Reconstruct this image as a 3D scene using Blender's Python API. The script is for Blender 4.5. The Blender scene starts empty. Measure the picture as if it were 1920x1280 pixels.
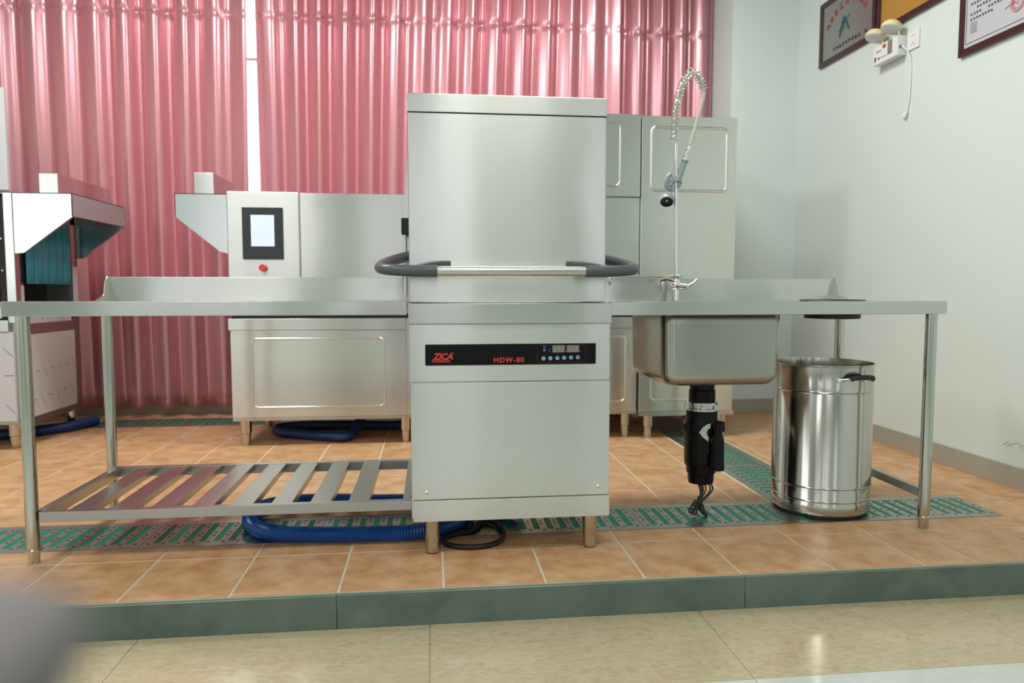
import bpy, bmesh, math, random
from mathutils import Vector, Matrix
random.seed(7)
PI = math.pi
R = math.radians
S = bpy.context.scene
COL = S.collection

# ------------------------------------------------------------------ camera, exposure, sky, lights
cam = bpy.data.cameras.new('camera')
cam.sensor_width = 36.0
cam.lens = 1351.3 / 1920 * 36.0
cam.clip_start = 0.01
cam.clip_end = 60
cam.dof.use_dof = True
cam.dof.focus_distance = 2.6
cam.dof.aperture_fstop = 3.0
camo = bpy.data.objects.new('camera', cam)
COL.objects.link(camo)
camo.location = (0.2809, -2.2122, 0.9279)
camo.rotation_euler = (PI / 2 - 0.0711, 0.0003, -0.1105)
S.camera = camo

S.view_settings.view_transform = 'Standard'
S.view_settings.look = 'None'
S.view_settings.exposure = 0.22
S.view_settings.gamma = 1.0
S.view_settings.use_curve_mapping = False

W = bpy.data.worlds.new('overcast_sky')
S.world = W
W.use_nodes = True
W.node_tree.nodes['Background'].inputs[0].default_value = (0.93, 0.97, 1.0, 1)
W.node_tree.nodes['Background'].inputs[1].default_value = 1.0

XLW = -4.2
FRONT_Y = -5.6          # wall behind the photographer
FRONT_WIN = [(-2.5, 2.0), (-0.05, 1.7), (2.45, 0.8)]      # centre x, width of its windows
WIN_Z0, WIN_Z1 = 0.75, 3.0
CEIL = 3.7
CEIL_LAMPS = [(-1.7, 1.35), (0.9, 1.35), (-1.7, -1.5), (0.9, -1.5), (-1.7, -4.2), (0.9, -4.2)]

def area(name, loc, rot, sx, sy, power, col=(1, 1, 1)):
    l = bpy.data.lights.new(name, 'AREA')
    l.shape = 'RECTANGLE'
    l.size = sx
    l.size_y = sy
    l.energy = power
    l.color = col
    o = bpy.data.objects.new(name, l)
    COL.objects.link(o)
    o.location = loc
    o.rotation_euler = rot
    return o
area('left_window_daylight', (XLW - 0.06, -2.4, 1.9), (PI / 2, 0, -PI / 2), 2.4, 2.2, 17, (0.95, 1.0, 1.0))
area('back_window_daylight', (-0.35, 3.85, 2.05), (PI / 2, 0, PI), 4.6, 2.6, 45, (0.95, 1.0, 1.0))
for cx, cy in CEIL_LAMPS:    # light of the ceiling panels
    area('panel_light', (cx, cy, CEIL - 0.09), (0, 0, 0), 1.1, 0.5, 54 if cy > 0 else (30 if cy > -2 else 7), (1.0, 0.99, 0.94))

# ------------------------------------------------------------------ materials
MATS = {}
def principled(name, col, rough=0.5, metal=0.0, **kw):
    m = bpy.data.materials.new(name)
    m.use_nodes = True
    b = m.node_tree.nodes['Principled BSDF']
    b.inputs['Base Color'].default_value = (*col, 1)
    b.inputs['Roughness'].default_value = rough
    b.inputs['Metallic'].default_value = metal
    for k, v in kw.items():
        b.inputs[k].default_value = v
    MATS[name] = m
    return m
def nodes(m):
    return m.node_tree.nodes, m.node_tree.links, m.node_tree.nodes['Principled BSDF']

def steel(name, col, rough, aniso, stretch=(3, 3, 240), amp=0.03, rot=0.25, wavy=0.0):
    m = principled(name, col, rough, 1.0)
    N, L, b = nodes(m)
    tc = N.new('ShaderNodeTexCoord')
    mp = N.new('ShaderNodeMapping'); mp.inputs['Scale'].default_value = stretch
    nz = N.new('ShaderNodeTexNoise'); nz.inputs['Scale'].default_value = 5; nz.inputs['Detail'].default_value = 3
    L.new(tc.outputs['Object'], mp.inputs[0]); L.new(mp.outputs[0], nz.inputs['Vector'])
    mr = N.new('ShaderNodeMapRange')
    mr.inputs['To Min'].default_value = rough - amp
    mr.inputs['To Max'].default_value = rough + amp
    L.new(nz.outputs['Fac'], mr.inputs[0]); L.new(mr.outputs[0], b.inputs['Roughness'])
    if wavy:
        wv = N.new('ShaderNodeTexNoise'); wv.inputs['Scale'].default_value = 2.6; wv.inputs['Detail'].default_value = 1
        L.new(tc.outputs['Object'], wv.inputs['Vector'])
        geo = N.new('ShaderNodeNewGeometry')
        sub = N.new('ShaderNodeVectorMath'); sub.operation = 'SUBTRACT'; sub.inputs[1].default_value = (0.5, 0.5, 0.5)
        sc = N.new('ShaderNodeVectorMath'); sc.operation = 'SCALE'; sc.inputs['Scale'].default_value = wavy
        ad = N.new('ShaderNodeVectorMath'); ad.operation = 'ADD'
        nm = N.new('ShaderNodeVectorMath'); nm.operation = 'NORMALIZE'
        L.new(wv.outputs['Color'], sub.inputs[0]); L.new(sub.outputs[0], sc.inputs[0])
        L.new(geo.outputs['Normal'], ad.inputs[0]); L.new(sc.outputs[0], ad.inputs[1])
        L.new(ad.outputs[0], nm.inputs[0]); L.new(nm.outputs[0], b.inputs['Normal'])
    if aniso:
        b.inputs['Anisotropic'].default_value = aniso
        b.inputs['Anisotropic Rotation'].default_value = rot
        tg = N.new('ShaderNodeTangent'); tg.direction_type = 'RADIAL'; tg.axis = 'Z'
        L.new(tg.outputs[0], b.inputs['Tangent'])
    return m
steel('brushed_steel', (0.68, 0.685, 0.645), 0.20, 1.0, amp=0.006, wavy=0.022)
steel('satin_steel', (0.59, 0.595, 0.555), 0.19, 0.9, amp=0.006, wavy=0.03)
steel('tube_steel', (0.55, 0.55, 0.50), 0.15, 0.0, (60, 60, 2), 0.02)
steel('bin_steel', (0.52, 0.50, 0.45), 0.15, 0.6, (2, 2, 120), 0.02)
steel('sink_steel', (0.42, 0.415, 0.37), 0.22, 0.9)
steel('shelf_steel', (0.47, 0.465, 0.445), 0.32, 0.0, (80, 2, 2), 0.02)
principled('polished_sheet', (0.74, 0.75, 0.73), 0.20, 1.0)
principled('chrome', (0.75, 0.77, 0.78), 0.09, 1.0)
principled('grey_plastic', (0.062, 0.080, 0.085), 0.34)
principled('spray_grey', (0.27, 0.33, 0.335), 0.38)
principled('black_plastic', (0.005, 0.005, 0.006), 0.25, 0.0, **{'Specular IOR Level': 0.18})
principled('black_rubber', (0.012, 0.012, 0.012), 0.55)
principled('matte_black', (0.006, 0.006, 0.007), 0.6)
principled('panel_black', (0.005, 0.005, 0.005), 0.12, 0.0, **{'Specular IOR Level': 0.2})
principled('screen_bezel', (0.022, 0.026, 0.027), 0.4)
principled('red_print', (0.62, 0.035, 0.02), 0.4)
principled('red_line', (0.16, 0.01, 0.012), 0.4)
principled('red_plastic', (0.60, 0.05, 0.04), 0.35)
principled('led_blue', (0.30, 0.42, 0.55), 0.4)
principled('led_mark', (0.06, 0.11, 0.25), 0.4)
principled('digit_back', (0.16, 0.16, 0.14), 0.4)
principled('digit_grey', (0.33, 0.30, 0.25), 0.4)
principled('brass', (0.75, 0.62, 0.30), 0.3, 0.8)
principled('white_plastic', (0.74, 0.78, 0.76), 0.35)
principled('cream_lamp', (0.80, 0.70, 0.36), 0.35)
principled('lamp_glass', (0.62, 0.66, 0.64), 0.15)
principled('grey_label', (0.22, 0.19, 0.20), 0.4)
principled('film_white', (0.54, 0.545, 0.56), 0.42)
principled('film_lilac', (0.40, 0.375, 0.39), 0.35, 0.3)
principled('film_blue', (0.10, 0.17, 0.45), 0.5)
principled('frame_maroon', (0.045, 0.012, 0.015), 0.3)
principled('plaque_silver', (0.36, 0.36, 0.34), 0.32, 0.85)
principled('plaque_gold', (0.50, 0.28, 0.05), 0.40, 0.35)
principled('certificate_paper', (0.50, 0.52, 0.57), 0.5)
principled('ink_black', (0.05, 0.05, 0.06), 0.5)
principled('ink_red', (0.34, 0.055, 0.04), 0.5)
principled('seal_red', (0.62, 0.24, 0.26), 0.5)
principled('logo_blue', (0.03, 0.09, 0.15), 0.4)
principled('logo_green', (0.04, 0.22, 0.06), 0.4)
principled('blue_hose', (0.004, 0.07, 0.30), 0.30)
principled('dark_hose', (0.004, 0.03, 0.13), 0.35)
principled('blue_strip', (0.04, 0.38, 0.52), 0.4)
principled('wall_white', (0.64, 0.718, 0.70), 0.6)
principled('reveal_white', (0.72, 0.73, 0.74), 0.62)
principled('ceiling_white', (0.80, 0.80, 0.77), 0.8)
principled('baseboard_beige', (0.36, 0.345, 0.29), 0.30)
principled('frame_white', (0.8, 0.8, 0.8), 0.4)
principled('chair_grey', (0.16, 0.15, 0.15), 0.7)
principled('grout', (0.62, 0.58, 0.46), 0.8)
principled('green_insert', (0.008, 0.27, 0.16), 0.4)
steel('grate_steel', (0.45, 0.455, 0.42), 0.38, 0.0, (8, 8, 8), 0.1)
principled('grate_hole', (0.02, 0.018, 0.016), 0.7)

def lamp_mat():
    m = bpy.data.materials.new('panel_diffuser'); m.use_nodes = True
    b = m.node_tree.nodes['Principled BSDF']
    b.inputs['Base Color'].default_value = (0.9, 0.9, 0.88, 1)
    b.inputs['Emission Color'].default_value = (1, 0.99, 0.95, 1)
    b.inputs['Emission Strength'].default_value = 2.0
    MATS['panel_diffuser'] = m
lamp_mat()
def screen_mat():
    m = principled('screen_glow', (0.5, 0.55, 0.6), 0.3)
    b = m.node_tree.nodes['Principled BSDF']
    b.inputs['Emission Color'].default_value = (0.62, 0.76, 0.92, 1)
    b.inputs['Emission Strength'].default_value = 0.42
screen_mat()

def ramp(N, pts):
    r = N.new('ShaderNodeValToRGB')
    e = r.color_ramp.elements
    while len(e) < len(pts): e.new(0.5)
    for i, (p, c) in enumerate(pts):
        e[i].position = p; e[i].color = (*c, 1)
    return r
def terracotta():
    m = principled('terracotta_tile', (0.6, 0.3, 0.14), 0.42)
    N, L, b = nodes(m)
    tc = N.new('ShaderNodeTexCoord'); geo = N.new('ShaderNodeNewGeometry')
    add = N.new('ShaderNodeVectorMath'); add.operation = 'ADD'
    mul = N.new('ShaderNodeVectorMath'); mul.operation = 'SCALE'
    comb = N.new('ShaderNodeCombineXYZ')
    for i in range(3): L.new(geo.outputs['Random Per Island'], comb.inputs[i])
    L.new(comb.outputs[0], mul.inputs[0]); mul.inputs['Scale'].default_value = 40
    L.new(tc.outputs['Object'], add.inputs[0]); L.new(mul.outputs[0], add.inputs[1])
    n1 = N.new('ShaderNodeTexNoise'); n1.inputs['Scale'].default_value = 11; n1.inputs['Detail'].default_value = 6; n1.inputs['Roughness'].default_value = 0.62
    L.new(add.outputs[0], n1.inputs['Vector'])
    r1 = ramp(N, [(0.30, (0.43, 0.205, 0.078)), (0.5, (0.525, 0.305, 0.150)), (0.70, (0.61, 0.405, 0.235))])
    L.new(n1.outputs['Fac'], r1.inputs[0])
    n2 = N.new('ShaderNodeTexNoise'); n2.inputs['Scale'].default_value = 160; n2.inputs['Detail'].default_value = 2
    L.new(add.outputs[0], n2.inputs['Vector'])
    mx = N.new('ShaderNodeMixRGB'); mx.blend_type = 'OVERLAY'; mx.inputs[0].default_value = 0.16
    L.new(r1.outputs[0], mx.inputs[1]); L.new(n2.outputs['Color'], mx.inputs[2])
    L.new(mx.outputs[0], b.inputs['Base Color'])
    bp = N.new('ShaderNodeBump'); bp.inputs['Strength'].default_value = 0.12; bp.inputs['Distance'].default_value = 0.002
    L.new(n1.outputs['Fac'], bp.inputs['Height']); L.new(bp.outputs[0], b.inputs['Normal'])
terracotta()
def marble(name, c0, c1, c2, rough, scale=3.0):
    m = principled(name, c1, rough)
    N, L, b = nodes(m)
    tc = N.new('ShaderNodeTexCoord')
    mp = N.new('ShaderNodeMapping'); mp.inputs['Scale'].default_value = (1.0, 2.4, 1); mp.inputs['Rotation'].default_value = (0, 0, 0.25)
    L.new(tc.outputs['Object'], mp.inputs[0])
    n1 = N.new('ShaderNodeTexNoise'); n1.inputs['Scale'].default_value = scale * 2.2; n1.inputs['Detail'].default_value = 8
    n1.inputs['Roughness'].default_value = 0.62; n1.inputs['Distortion'].default_value = 1.6
    L.new(mp.outputs[0], n1.inputs['Vector'])
    r = ramp(N, [(0.3, c0), (0.5, c1), (0.68, c2)])
    L.new(n1.outputs['Fac'], r.inputs[0]); L.new(r.outputs[0], b.inputs['Base Color'])
    return m
marble('cream_tile', (0.34, 0.275, 0.165), (0.415, 0.36, 0.235), (0.44, 0.395, 0.27), 0.15, 9.0)
marble('white_tile', (0.45, 0.48, 0.455), (0.48, 0.51, 0.485), (0.51, 0.54, 0.515), 0.08, 1.5)
marble('kerb_stone', (0.075, 0.112, 0.092), (0.110, 0.155, 0.130), (0.150, 0.195, 0.168), 0.28, 1.1)

def curtain_mat():
    m = bpy.data.materials.new('pink_satin'); m.use_nodes = True
    N, L = m.node_tree.nodes, m.node_tree.links
    b = N['Principled BSDF']; out = N['Material Output']
    b.inputs['Base Color'].default_value = (0.635, 0.31, 0.355, 1)
    b.inputs['Metallic'].default_value = 0.55
    b.inputs['Coat Weight'].default_value = 0.35
    b.inputs['Coat Roughness'].default_value = 0.33
    b.inputs['Coat IOR'].default_value = 1.6
    b.inputs['Roughness'].default_value = 0.29
    b.inputs['Specular IOR Level'].default_value = 0.9
    b.inputs['Specular Tint'].default_value = (1.0, 0.92, 0.93, 1)
    b.inputs['Sheen Weight'].default_value = 0.25
    b.inputs['Sheen Tint'].default_value = (1, 0.75, 0.78, 1)
    tr = N.new('ShaderNodeBsdfTranslucent'); tr.inputs[0].default_value = (0.85, 0.25, 0.29, 1)
    mx = N.new('ShaderNodeMixShader'); mx.inputs[0].default_value = 0.22
    L.new(b.outputs[0], mx.inputs[1]); L.new(tr.outputs[0], mx.inputs[2]); L.new(mx.outputs[0], out.inputs['Surface'])
    tc = N.new('ShaderNodeTexCoord'); mp = N.new('ShaderNodeMapping')
    mp.inputs['Rotation'].default_value = (0, 0.6, 0); mp.inputs['Scale'].default_value = (30, 30, 260)
    nz = N.new('ShaderNodeTexNoise'); nz.inputs['Scale'].default_value = 1.0; nz.inputs['Detail'].default_value = 2
    L.new(tc.outputs['Object'], mp.inputs[0]); L.new(mp.outputs[0], nz.inputs['Vector'])
    bp = N.new('ShaderNodeBump'); bp.inputs['Strength'].default_value = 0.05; bp.inputs['Distance'].default_value = 0.002
    L.new(nz.outputs['Fac'], bp.inputs['Height']); L.new(bp.outputs[0], b.inputs['Normal'])
    MATS['pink_satin'] = m
curtain_mat()
principled('curtain_stitch', (0.20, 0.10, 0.12), 0.7)
def glass_mat():
    m = bpy.data.materials.new('window_glass'); m.use_nodes = True
    b = m.node_tree.nodes['Principled BSDF']
    b.inputs['Base Color'].default_value = (0.97, 0.99, 0.98, 1)
    b.inputs['Transmission Weight'].default_value = 1.0
    b.inputs['Roughness'].default_value = 0.0
    b.inputs['IOR'].default_value = 1.0
    MATS['window_glass'] = m
glass_mat()

# ------------------------------------------------------------------ mesh builder
class MB:
    def __init__(self): self.bm = bmesh.new(); self.mi = 0; self.bev = False
    def _tag(self, faces, mi):
        for f in faces: f.material_index = self.mi if mi is None else mi
    def box(self, x0, x1, y0, y1, z0, z1, bev=0.0, mi=None, seg=2):
        bm = self.bm
        x0, x1 = min(x0, x1), max(x0, x1); y0, y1 = min(y0, y1), max(y0, y1); z0, z1 = min(z0, z1), max(z0, z1)
        v = [bm.verts.new((x, y, z)) for x in (x0, x1) for y in (y0, y1) for z in (z0, z1)]
        fs = [bm.faces.new([v[i] for i in q]) for q in ((0, 1, 3, 2), (4, 6, 7, 5), (0, 4, 5, 1), (2, 3, 7, 6), (0, 2, 6, 4), (1, 5, 7, 3))]
        self._tag(fs, mi)
        if bev > 0:
            self.bev = True
            es = list({e for f in fs for e in f.edges})
            r = bmesh.ops.bevel(bm, geom=es, offset=bev, segments=seg, profile=0.5, affect='EDGES', clamp_overlap=True)
            self._tag(r['faces'], mi)
        return self
    def tube(self, pts, r, seg=14, mi=None, cap=True, closed=False):
        bm = self.bm
        P = [Vector(p) for p in pts]
        n = len(P)
        rr = r if isinstance(r, (list, tuple)) else [r] * n
        T = []
        for i in range(n):
            if closed: t = P[(i + 1) % n] - P[i - 1]
            else: t = P[min(i + 1, n - 1)] - P[max(i - 1, 0)]
            T.append(t.normalized())
        up = Vector((0, 0, 1)) if abs(T[0].z) < 0.9 else Vector((0, 1, 0))
        nrm = (up - T[0] * up.dot(T[0])).normalized()
        rings = []
        for i in range(n):
            nrm = (nrm - T[i] * nrm.dot(T[i])).normalized()
            bi = T[i].cross(nrm)
            rings.append([bm.verts.new(P[i] + (nrm * math.cos(a) + bi * math.sin(a)) * rr[i]) for a in [2 * PI * k / seg for k in range(seg)]])
        fs = []
        for i in range(n if closed else n - 1):
            a, b = rings[i], rings[(i + 1) % n]
            for k in range(seg):
                fs.append(bm.faces.new((a[k], a[(k + 1) % seg], b[(k + 1) % seg], b[k])))
        if cap and not closed:
            fs.append(bm.faces.new(rings[0][::-1])); fs.append(bm.faces.new(rings[-1]))
        self._tag(fs, mi)
        return self
    def cyl(self, p0, p1, r, seg=24, mi=None): return self.tube([p0, p1], r, seg, mi)
    def lathe(self, prof, c=(0, 0, 0), seg=48, mi=None, mat=None):
        bm = self.bm
        M = mat or Matrix.Identity(4)
        rings = []
        for (r, z) in prof:
            if r < 1e-6: rings.append([bm.verts.new(Vector(c) + M @ Vector((0, 0, z)))])
            else: rings.append([bm.verts.new(Vector(c) + M @ Vector((r * math.cos(2 * PI * k / seg), r * math.sin(2 * PI * k / seg), z))) for k in range(seg)])
        fs = []
        for a, b in zip(rings, rings[1:]):
            for k in range(seg):
                k2 = (k + 1) % seg
                if len(a) == 1 and len(b) == 1: continue
                if len(a) == 1: fs.append(bm.faces.new((a[0], b[k], b[k2])))
                elif len(b) == 1: fs.append(bm.faces.new((a[k], a[k2], b[0])))
                else: fs.append(bm.faces.new((a[k], a[k2], b[k2], b[k])))
        self._tag(fs, mi)
        return self
    def prism(self, poly, axis, a0, a1, mi=None, bev=0.0):
        # poly in the two other axes (order x,y,z without axis)
        bm = self.bm
        def mk(p, a):
            c = list(p); c.insert('xyz'.index(axis), a); return c
        A = [bm.verts.new(mk(p, a0)) for p in poly]; B = [bm.verts.new(mk(p, a1)) for p in poly]
        n = len(poly)
        fs = [bm.faces.new(A), bm.faces.new(B[::-1])]
        for i in range(n): fs.append(bm.faces.new((A[i], B[i], B[(i + 1) % n], A[(i + 1) % n])))
        self._tag(fs, mi)
        if bev > 0:
            self.bev = True
            es = list({e for f in fs for e in f.edges})
            r = bmesh.ops.bevel(bm, geom=es, offset=bev, segments=2, profile=0.5, affect='EDGES', clamp_overlap=True)
            self._tag(r['faces'], mi)
        return self
    def grid(self, fn, nu, nv, mi=None, both=False):
        bm = self.bm
        V = [[bm.verts.new(fn(i / nu, j / nv)) for j in range(nv + 1)] for i in range(nu + 1)]
        fs = []
        for i in range(nu):
            for j in range(nv):
                fs.append(bm.faces.new((V[i][j], V[i + 1][j], V[i + 1][j + 1], V[i][j + 1])))
        self._tag(fs, mi)
        return self
    def build(self, name, mats, parent=None, smooth=38, flip=False):
        bm = self.bm
        bmesh.ops.recalc_face_normals(bm, faces=bm.faces[:])
        me = bpy.data.meshes.new(name)
        off = Vector((0, 0, 0))
        if parent is not None:
            off = parent.get('_o', None)
            off = Vector(off) if off is not None else Vector((0, 0, 0))
        bmesh.ops.translate(bm, verts=bm.verts[:], vec=-off)
        bm.to_mesh(me); bm.free()
        for m in ([mats] if isinstance(mats, str) else mats): me.materials.append(MATS[m])
        if smooth:
            me.polygons.foreach_set('use_smooth', [True] * len(me.polygons))
            me.set_sharp_from_angle(angle=R(smooth))
        o = bpy.data.objects.new(name, me)
        COL.objects.link(o)
        if self.bev:
            wn = o.modifiers.new('flat_faces', 'WEIGHTED_NORMAL'); wn.keep_sharp = True; wn.weight = 100
        if parent is not None:
            o.parent = parent
            o['_o'] = list(off)
        return o

def rrect(x0, x1, z0, z1, r, n=6):
    pts = []
    for cx, cz, a0 in ((x1 - r, z1 - r, 0), (x0 + r, z1 - r, PI / 2), (x0 + r, z0 + r, PI), (x1 - r, z0 + r, 1.5 * PI)):
        for k in range(n + 1):
            a = a0 + PI / 2 * k / n
            pts.append((cx + r * math.cos(a), cz + r * math.sin(a)))
    return pts
def smoothpath(pts, n=8, closed=False):
    P = [Vector(p) for p in pts]; out = []; m = len(P)
    for i in range(m if closed else m - 1):
        if closed: a, b, c, d = P[i - 1], P[i], P[(i + 1) % m], P[(i + 2) % m]
        else: a, b, c, d = P[max(i - 1, 0)], P[i], P[i + 1], P[min(i + 2, m - 1)]
        for k in range(n):
            t = k / n
            out.append(0.5 * ((2 * b) + (c - a) * t + (2 * a - 5 * b + 4 * c - d) * t * t + (3 * b - a - 3 * c + d) * t ** 3))
    if not closed: out.append(P[-1])
    return out
def thing(name, label, cat, loc=(0, 0, 0), group=None):
    o = bpy.data.objects.new(name, None); COL.objects.link(o)
    o.empty_display_size = 0.1
    o.location = loc; o['label'] = label; o['category'] = cat; o['_o'] = list(loc)
    if group: o['group'] = group
    return o
def tag(o, label, cat, group=None, kind=None):
    o['label'] = label; o['category'] = cat
    if group: o['group'] = group
    if kind: o['kind'] = kind
    return o
def struct(name, mb, mats, smooth=38):
    o = mb.build(name, mats, None, smooth); o['kind'] = 'structure'; return o
def dup(o, parent, dx=0, dy=0, dz=0):
    c = o.copy(); COL.objects.link(c); c.parent = parent
    c.location = Vector(o.location) + Vector((dx, dy, dz))
    for ch in o.children:
        d = ch.copy(); COL.objects.link(d); d.parent = c
    return c
def dup_tree(root, loc, label):
    r = root.copy(); COL.objects.link(r); r.location = loc; r['label'] = label; r['_o'] = list(loc)
    for ch in list(root.children):
        c = ch.copy(); COL.objects.link(c); c.parent = r
        for g in list(ch.children):
            d = g.copy(); COL.objects.link(d); d.parent = c
    return r
def text_mesh(name, body, size, loc, mat, parent, shear=0.0, sx=1.0, bold=0.0, align='LEFT', rot=(PI / 2, 0, 0), depth=0.0006, gap=1.0):
    cu = bpy.data.curves.new(name, 'FONT')
    cu.body = body; cu.size = size; cu.shear = shear; cu.extrude = depth; cu.align_x = align; cu.offset = bold; cu.space_character = gap
    t = bpy.data.objects.new(name, cu); COL.objects.link(t)
    dg = bpy.context.evaluated_depsgraph_get()
    me = bpy.data.meshes.new_from_object(t.evaluated_get(dg))
    bpy.data.objects.remove(t); bpy.data.curves.remove(cu)
    off = Vector(parent['_o'])
    M = Matrix.Translation(Vector(loc) - off) @ Matrix.Rotation(rot[2], 4, 'Z') @ Matrix.Rotation(rot[0], 4, 'X') @ Matrix.Diagonal((sx, 1, 1, 1))
    me.transform(M)
    me.materials.clear(); me.materials.append(MATS[mat])
    o = bpy.data.objects.new(name, me); COL.objects.link(o); o.parent = parent; o['_o'] = list(off)
    return o

# ------------------------------------------------------------------ the room
LOW = -0.113
XL, XR = -4.2, 3.0
RECESS = 3.45
m = MB()
for i in range(-5, 4):       # big cream slabs of the lower floor; one row of white slabs nearer the photographer
    xa = -0.600 + 0.867 * i; xb = xa + 0.867
    a, b = max(xa, XL), min(xb, XR)
    if b <= a: continue
    m.box(a + 0.0008, b - 0.0008, -0.4295, 0.02, LOW - 0.01, LOW, 0.0005, 0, 1)
    y = -0.43
    while y > FRONT_Y:
        y2 = max(y - 0.867, FRONT_Y)
        m.box(a + 0.0008, b - 0.0008, y2 + 0.0008, y - 0.0008, LOW - 0.01, LOW, 0.0005, 1, 1)
        y = y2
m.box(XL, XR, FRONT_Y, 0.02, LOW - 0.03, LOW - 0.0025, 0, 2)
struct('floor', m, ['cream_tile', 'white_tile', 'kerb_stone'])

# raised platform: grout bed with terracotta tiles
m = MB()
m.box(XL, XR, 0.0, RECESS, LOW, -0.0022, 0, 1)
xl = [-0.015 + 0.325 * k for k in range(-14, 7)] + [2.13, 2.455, 2.78, 3.0]
xl = sorted({round(max(x, XL), 4) for x in xl} | {XL})
yl = [-0.004, 0.33, 0.46, None, 0.76, 1.03, 1.36, 1.69, 2.02, 2.35, 2.68, 2.88, None, 3.18, RECESS]
DR_X1 = 2.62                 # right end of the front channel
SD0, SD1 = 1.75, 2.07        # channel that runs to the back
g = 0.0042
def tile(x0, x1, y0, y1):
    if x1 - x0 > 0.02 and y1 - y0 > 0.02:
        m.box(x0 + g, x1 - g, y0 + g, y1 - g, -0.0055, 0.0, 0.0008, 0, 1)
for y0, y1 in zip(yl, yl[1:]):
    if y0 is None or y1 is None: continue
    for x0, x1 in zip(xl, xl[1:]):
        if y0 >= 0.7 and y0 < 3.0:
            if x0 < SD0 and x1 > SD0: tile(x0, SD0, y0, y1); x0 = SD0
            if x0 < SD1 and x1 > SD1: tile(SD1, x1, y0, y1); continue
            if x0 >= SD0 and x1 <= SD1: continue
        tile(x0, x1, y0, y1)
for y0, y1 in ((0.46, 0.66), (0.66, 0.76)): tile(DR_X1, 2.78, y0, y1); tile(2.78, XR, y0, y1)
for x0, x1 in zip(xl, xl[1:]):
    if x0 >= 2.1: tile(x0, x1, 2.88, 3.18)
o = struct('floor_platform', m, ['terracotta_tile', 'grout'])
m = MB()
for k in range(-4, 3):
    xa = -0.018 + 1.31 * k
    a, b = max(xa, XL), min(xa + 1.31, XR)
    if b > a: m.box(a + 0.0008, b - 0.0008, -0.016, 0.0, LOW, -0.0065, 0.0012, 0, 1)
struct('trim_1', m, 'kerb_stone')

# walls
m = MB()
m.box(XR, XR + 0.2, FRONT_Y, RECESS + 0.2, LOW, CEIL)
struct('wall_right', m, 'wall_white')
m = MB()
for ya, yb, za, zb in ((FRONT_Y, -3.6, LOW, CEIL), (-1.2, RECESS + 0.2, LOW, CEIL), (-3.6, -1.2, LOW, 0.8), (-3.6, -1.2, 3.0, CEIL)): m.box(XL - 0.2, XL, ya, yb, za, zb)
struct('wall_left', m, 'wall_white')
BW = [(-3.7, -1.45), (-1.2, 2.2)]   # window openings of the back wall
WZ0, WZ1 = 0.85, 3.25
BW = [(-2.45, 1.75)]
m = MB()
m.box(2.485, XR, 3.0, RECESS + 0.2, LOW, CEIL, 0, 0)               # pier beside the curtains
m.box(XL, BW[0][0], RECESS, RECESS + 0.2, LOW, CEIL, 0, 1)
m.box(BW[-1][1], 2.485, RECESS, RECESS + 0.2, LOW, CEIL, 0, 1)
m.box(BW[0][0], BW[0][1], RECESS, RECESS + 0.2, LOW, WZ0, 0, 1)
m.box(BW[0][0], BW[0][1], RECESS, RECESS + 0.2, WZ1, CEIL, 0, 1)
struct('wall_back', m, ['wall_white', 'reveal_white'])
m = MB()
xs = XL
for cx, w in FRONT_WIN:
    m.box(xs, cx - w / 2, FRONT_Y - 0.2, FRONT_Y, LOW, CEIL)
    m.box(cx - w / 2, cx + w / 2, FRONT_Y - 0.2, FRONT_Y, LOW, WIN_Z0)
    m.box(cx - w / 2, cx + w / 2, FRONT_Y - 0.2, FRONT_Y, WIN_Z1, CEIL)
    xs = cx + w / 2
m.box(xs, XR, FRONT_Y - 0.2, FRONT_Y, LOW, CEIL)
struct('wall_front', m, 'wall_white')
m = MB(); m.box(XL, XR, FRONT_Y, RECESS, CEIL, CEIL + 0.1)
struct('ceiling', m, 'ceiling_white')
m = MB(); m.box(2.985, XR, 0.0, 3.0, 0.0, 0.1025, 0.002)
struct('baseboard_right', m, 'baseboard_beige')
m = MB(); m.box(2.485, 2.985, 2.985, 3.0, 0.0, 0.1025, 0.002); m.box(XL, 2.485, 3.432, RECESS, 0.0, 0.10, 0.002)
m.box(2.47, 2.485, 3.0, 3.432, 0.0, 0.1025, 0.002)
struct('baseboard_back', m, 'baseboard_beige')
# the window behind the curtains: frame with panes
m = MB()
fx0, fx1 = BW[0]
ybar = (RECESS + 0.06, RECESS + 0.12)
m.box(fx0, fx1, *ybar, WZ0, WZ0 + 0.06); m.box(fx0, fx1, *ybar, WZ1 - 0.06, WZ1)
m.box(fx0, fx0 + 0.06, *ybar, WZ0, WZ1); m.box(fx1 - 0.06, fx1, *ybar, WZ0, WZ1)
for k in range(1, 4):
    xx = fx0 + (fx1 - fx0) * k / 4 + 0.28
    m.box(xx - 0.025, xx + 0.025, *ybar, WZ0, WZ1)
m.box(fx0, fx1, *ybar, 2.645, 2.665)
wf = struct('window_1', m, 'frame_white')
m = MB(); m.box(fx0 + 0.05, fx1 - 0.05, RECESS + 0.088, RECESS + 0.092, WZ0 + 0.05, WZ1 - 0.05)
m.build('pane', 'window_glass', wf)
for i, (cx, w) in enumerate(FRONT_WIN):
    m = MB()
    yb = (FRONT_Y - 0.04, FRONT_Y)
    for a, b in ((cx - w / 2, cx - w / 2 + 0.05), (cx + w / 2 - 0.05, cx + w / 2), (cx - 0.025, cx + 0.025)): m.box(a, b, *yb, WIN_Z0, WIN_Z1)
    m.box(cx - w / 2, cx + w / 2, *yb, WIN_Z0, WIN_Z0 + 0.05); m.box(cx - w / 2, cx + w / 2, *yb, WIN_Z1 - 0.05, WIN_Z1)
    struct('window_%d' % (i + 2), m, 'frame_white')
m = MB()
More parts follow.
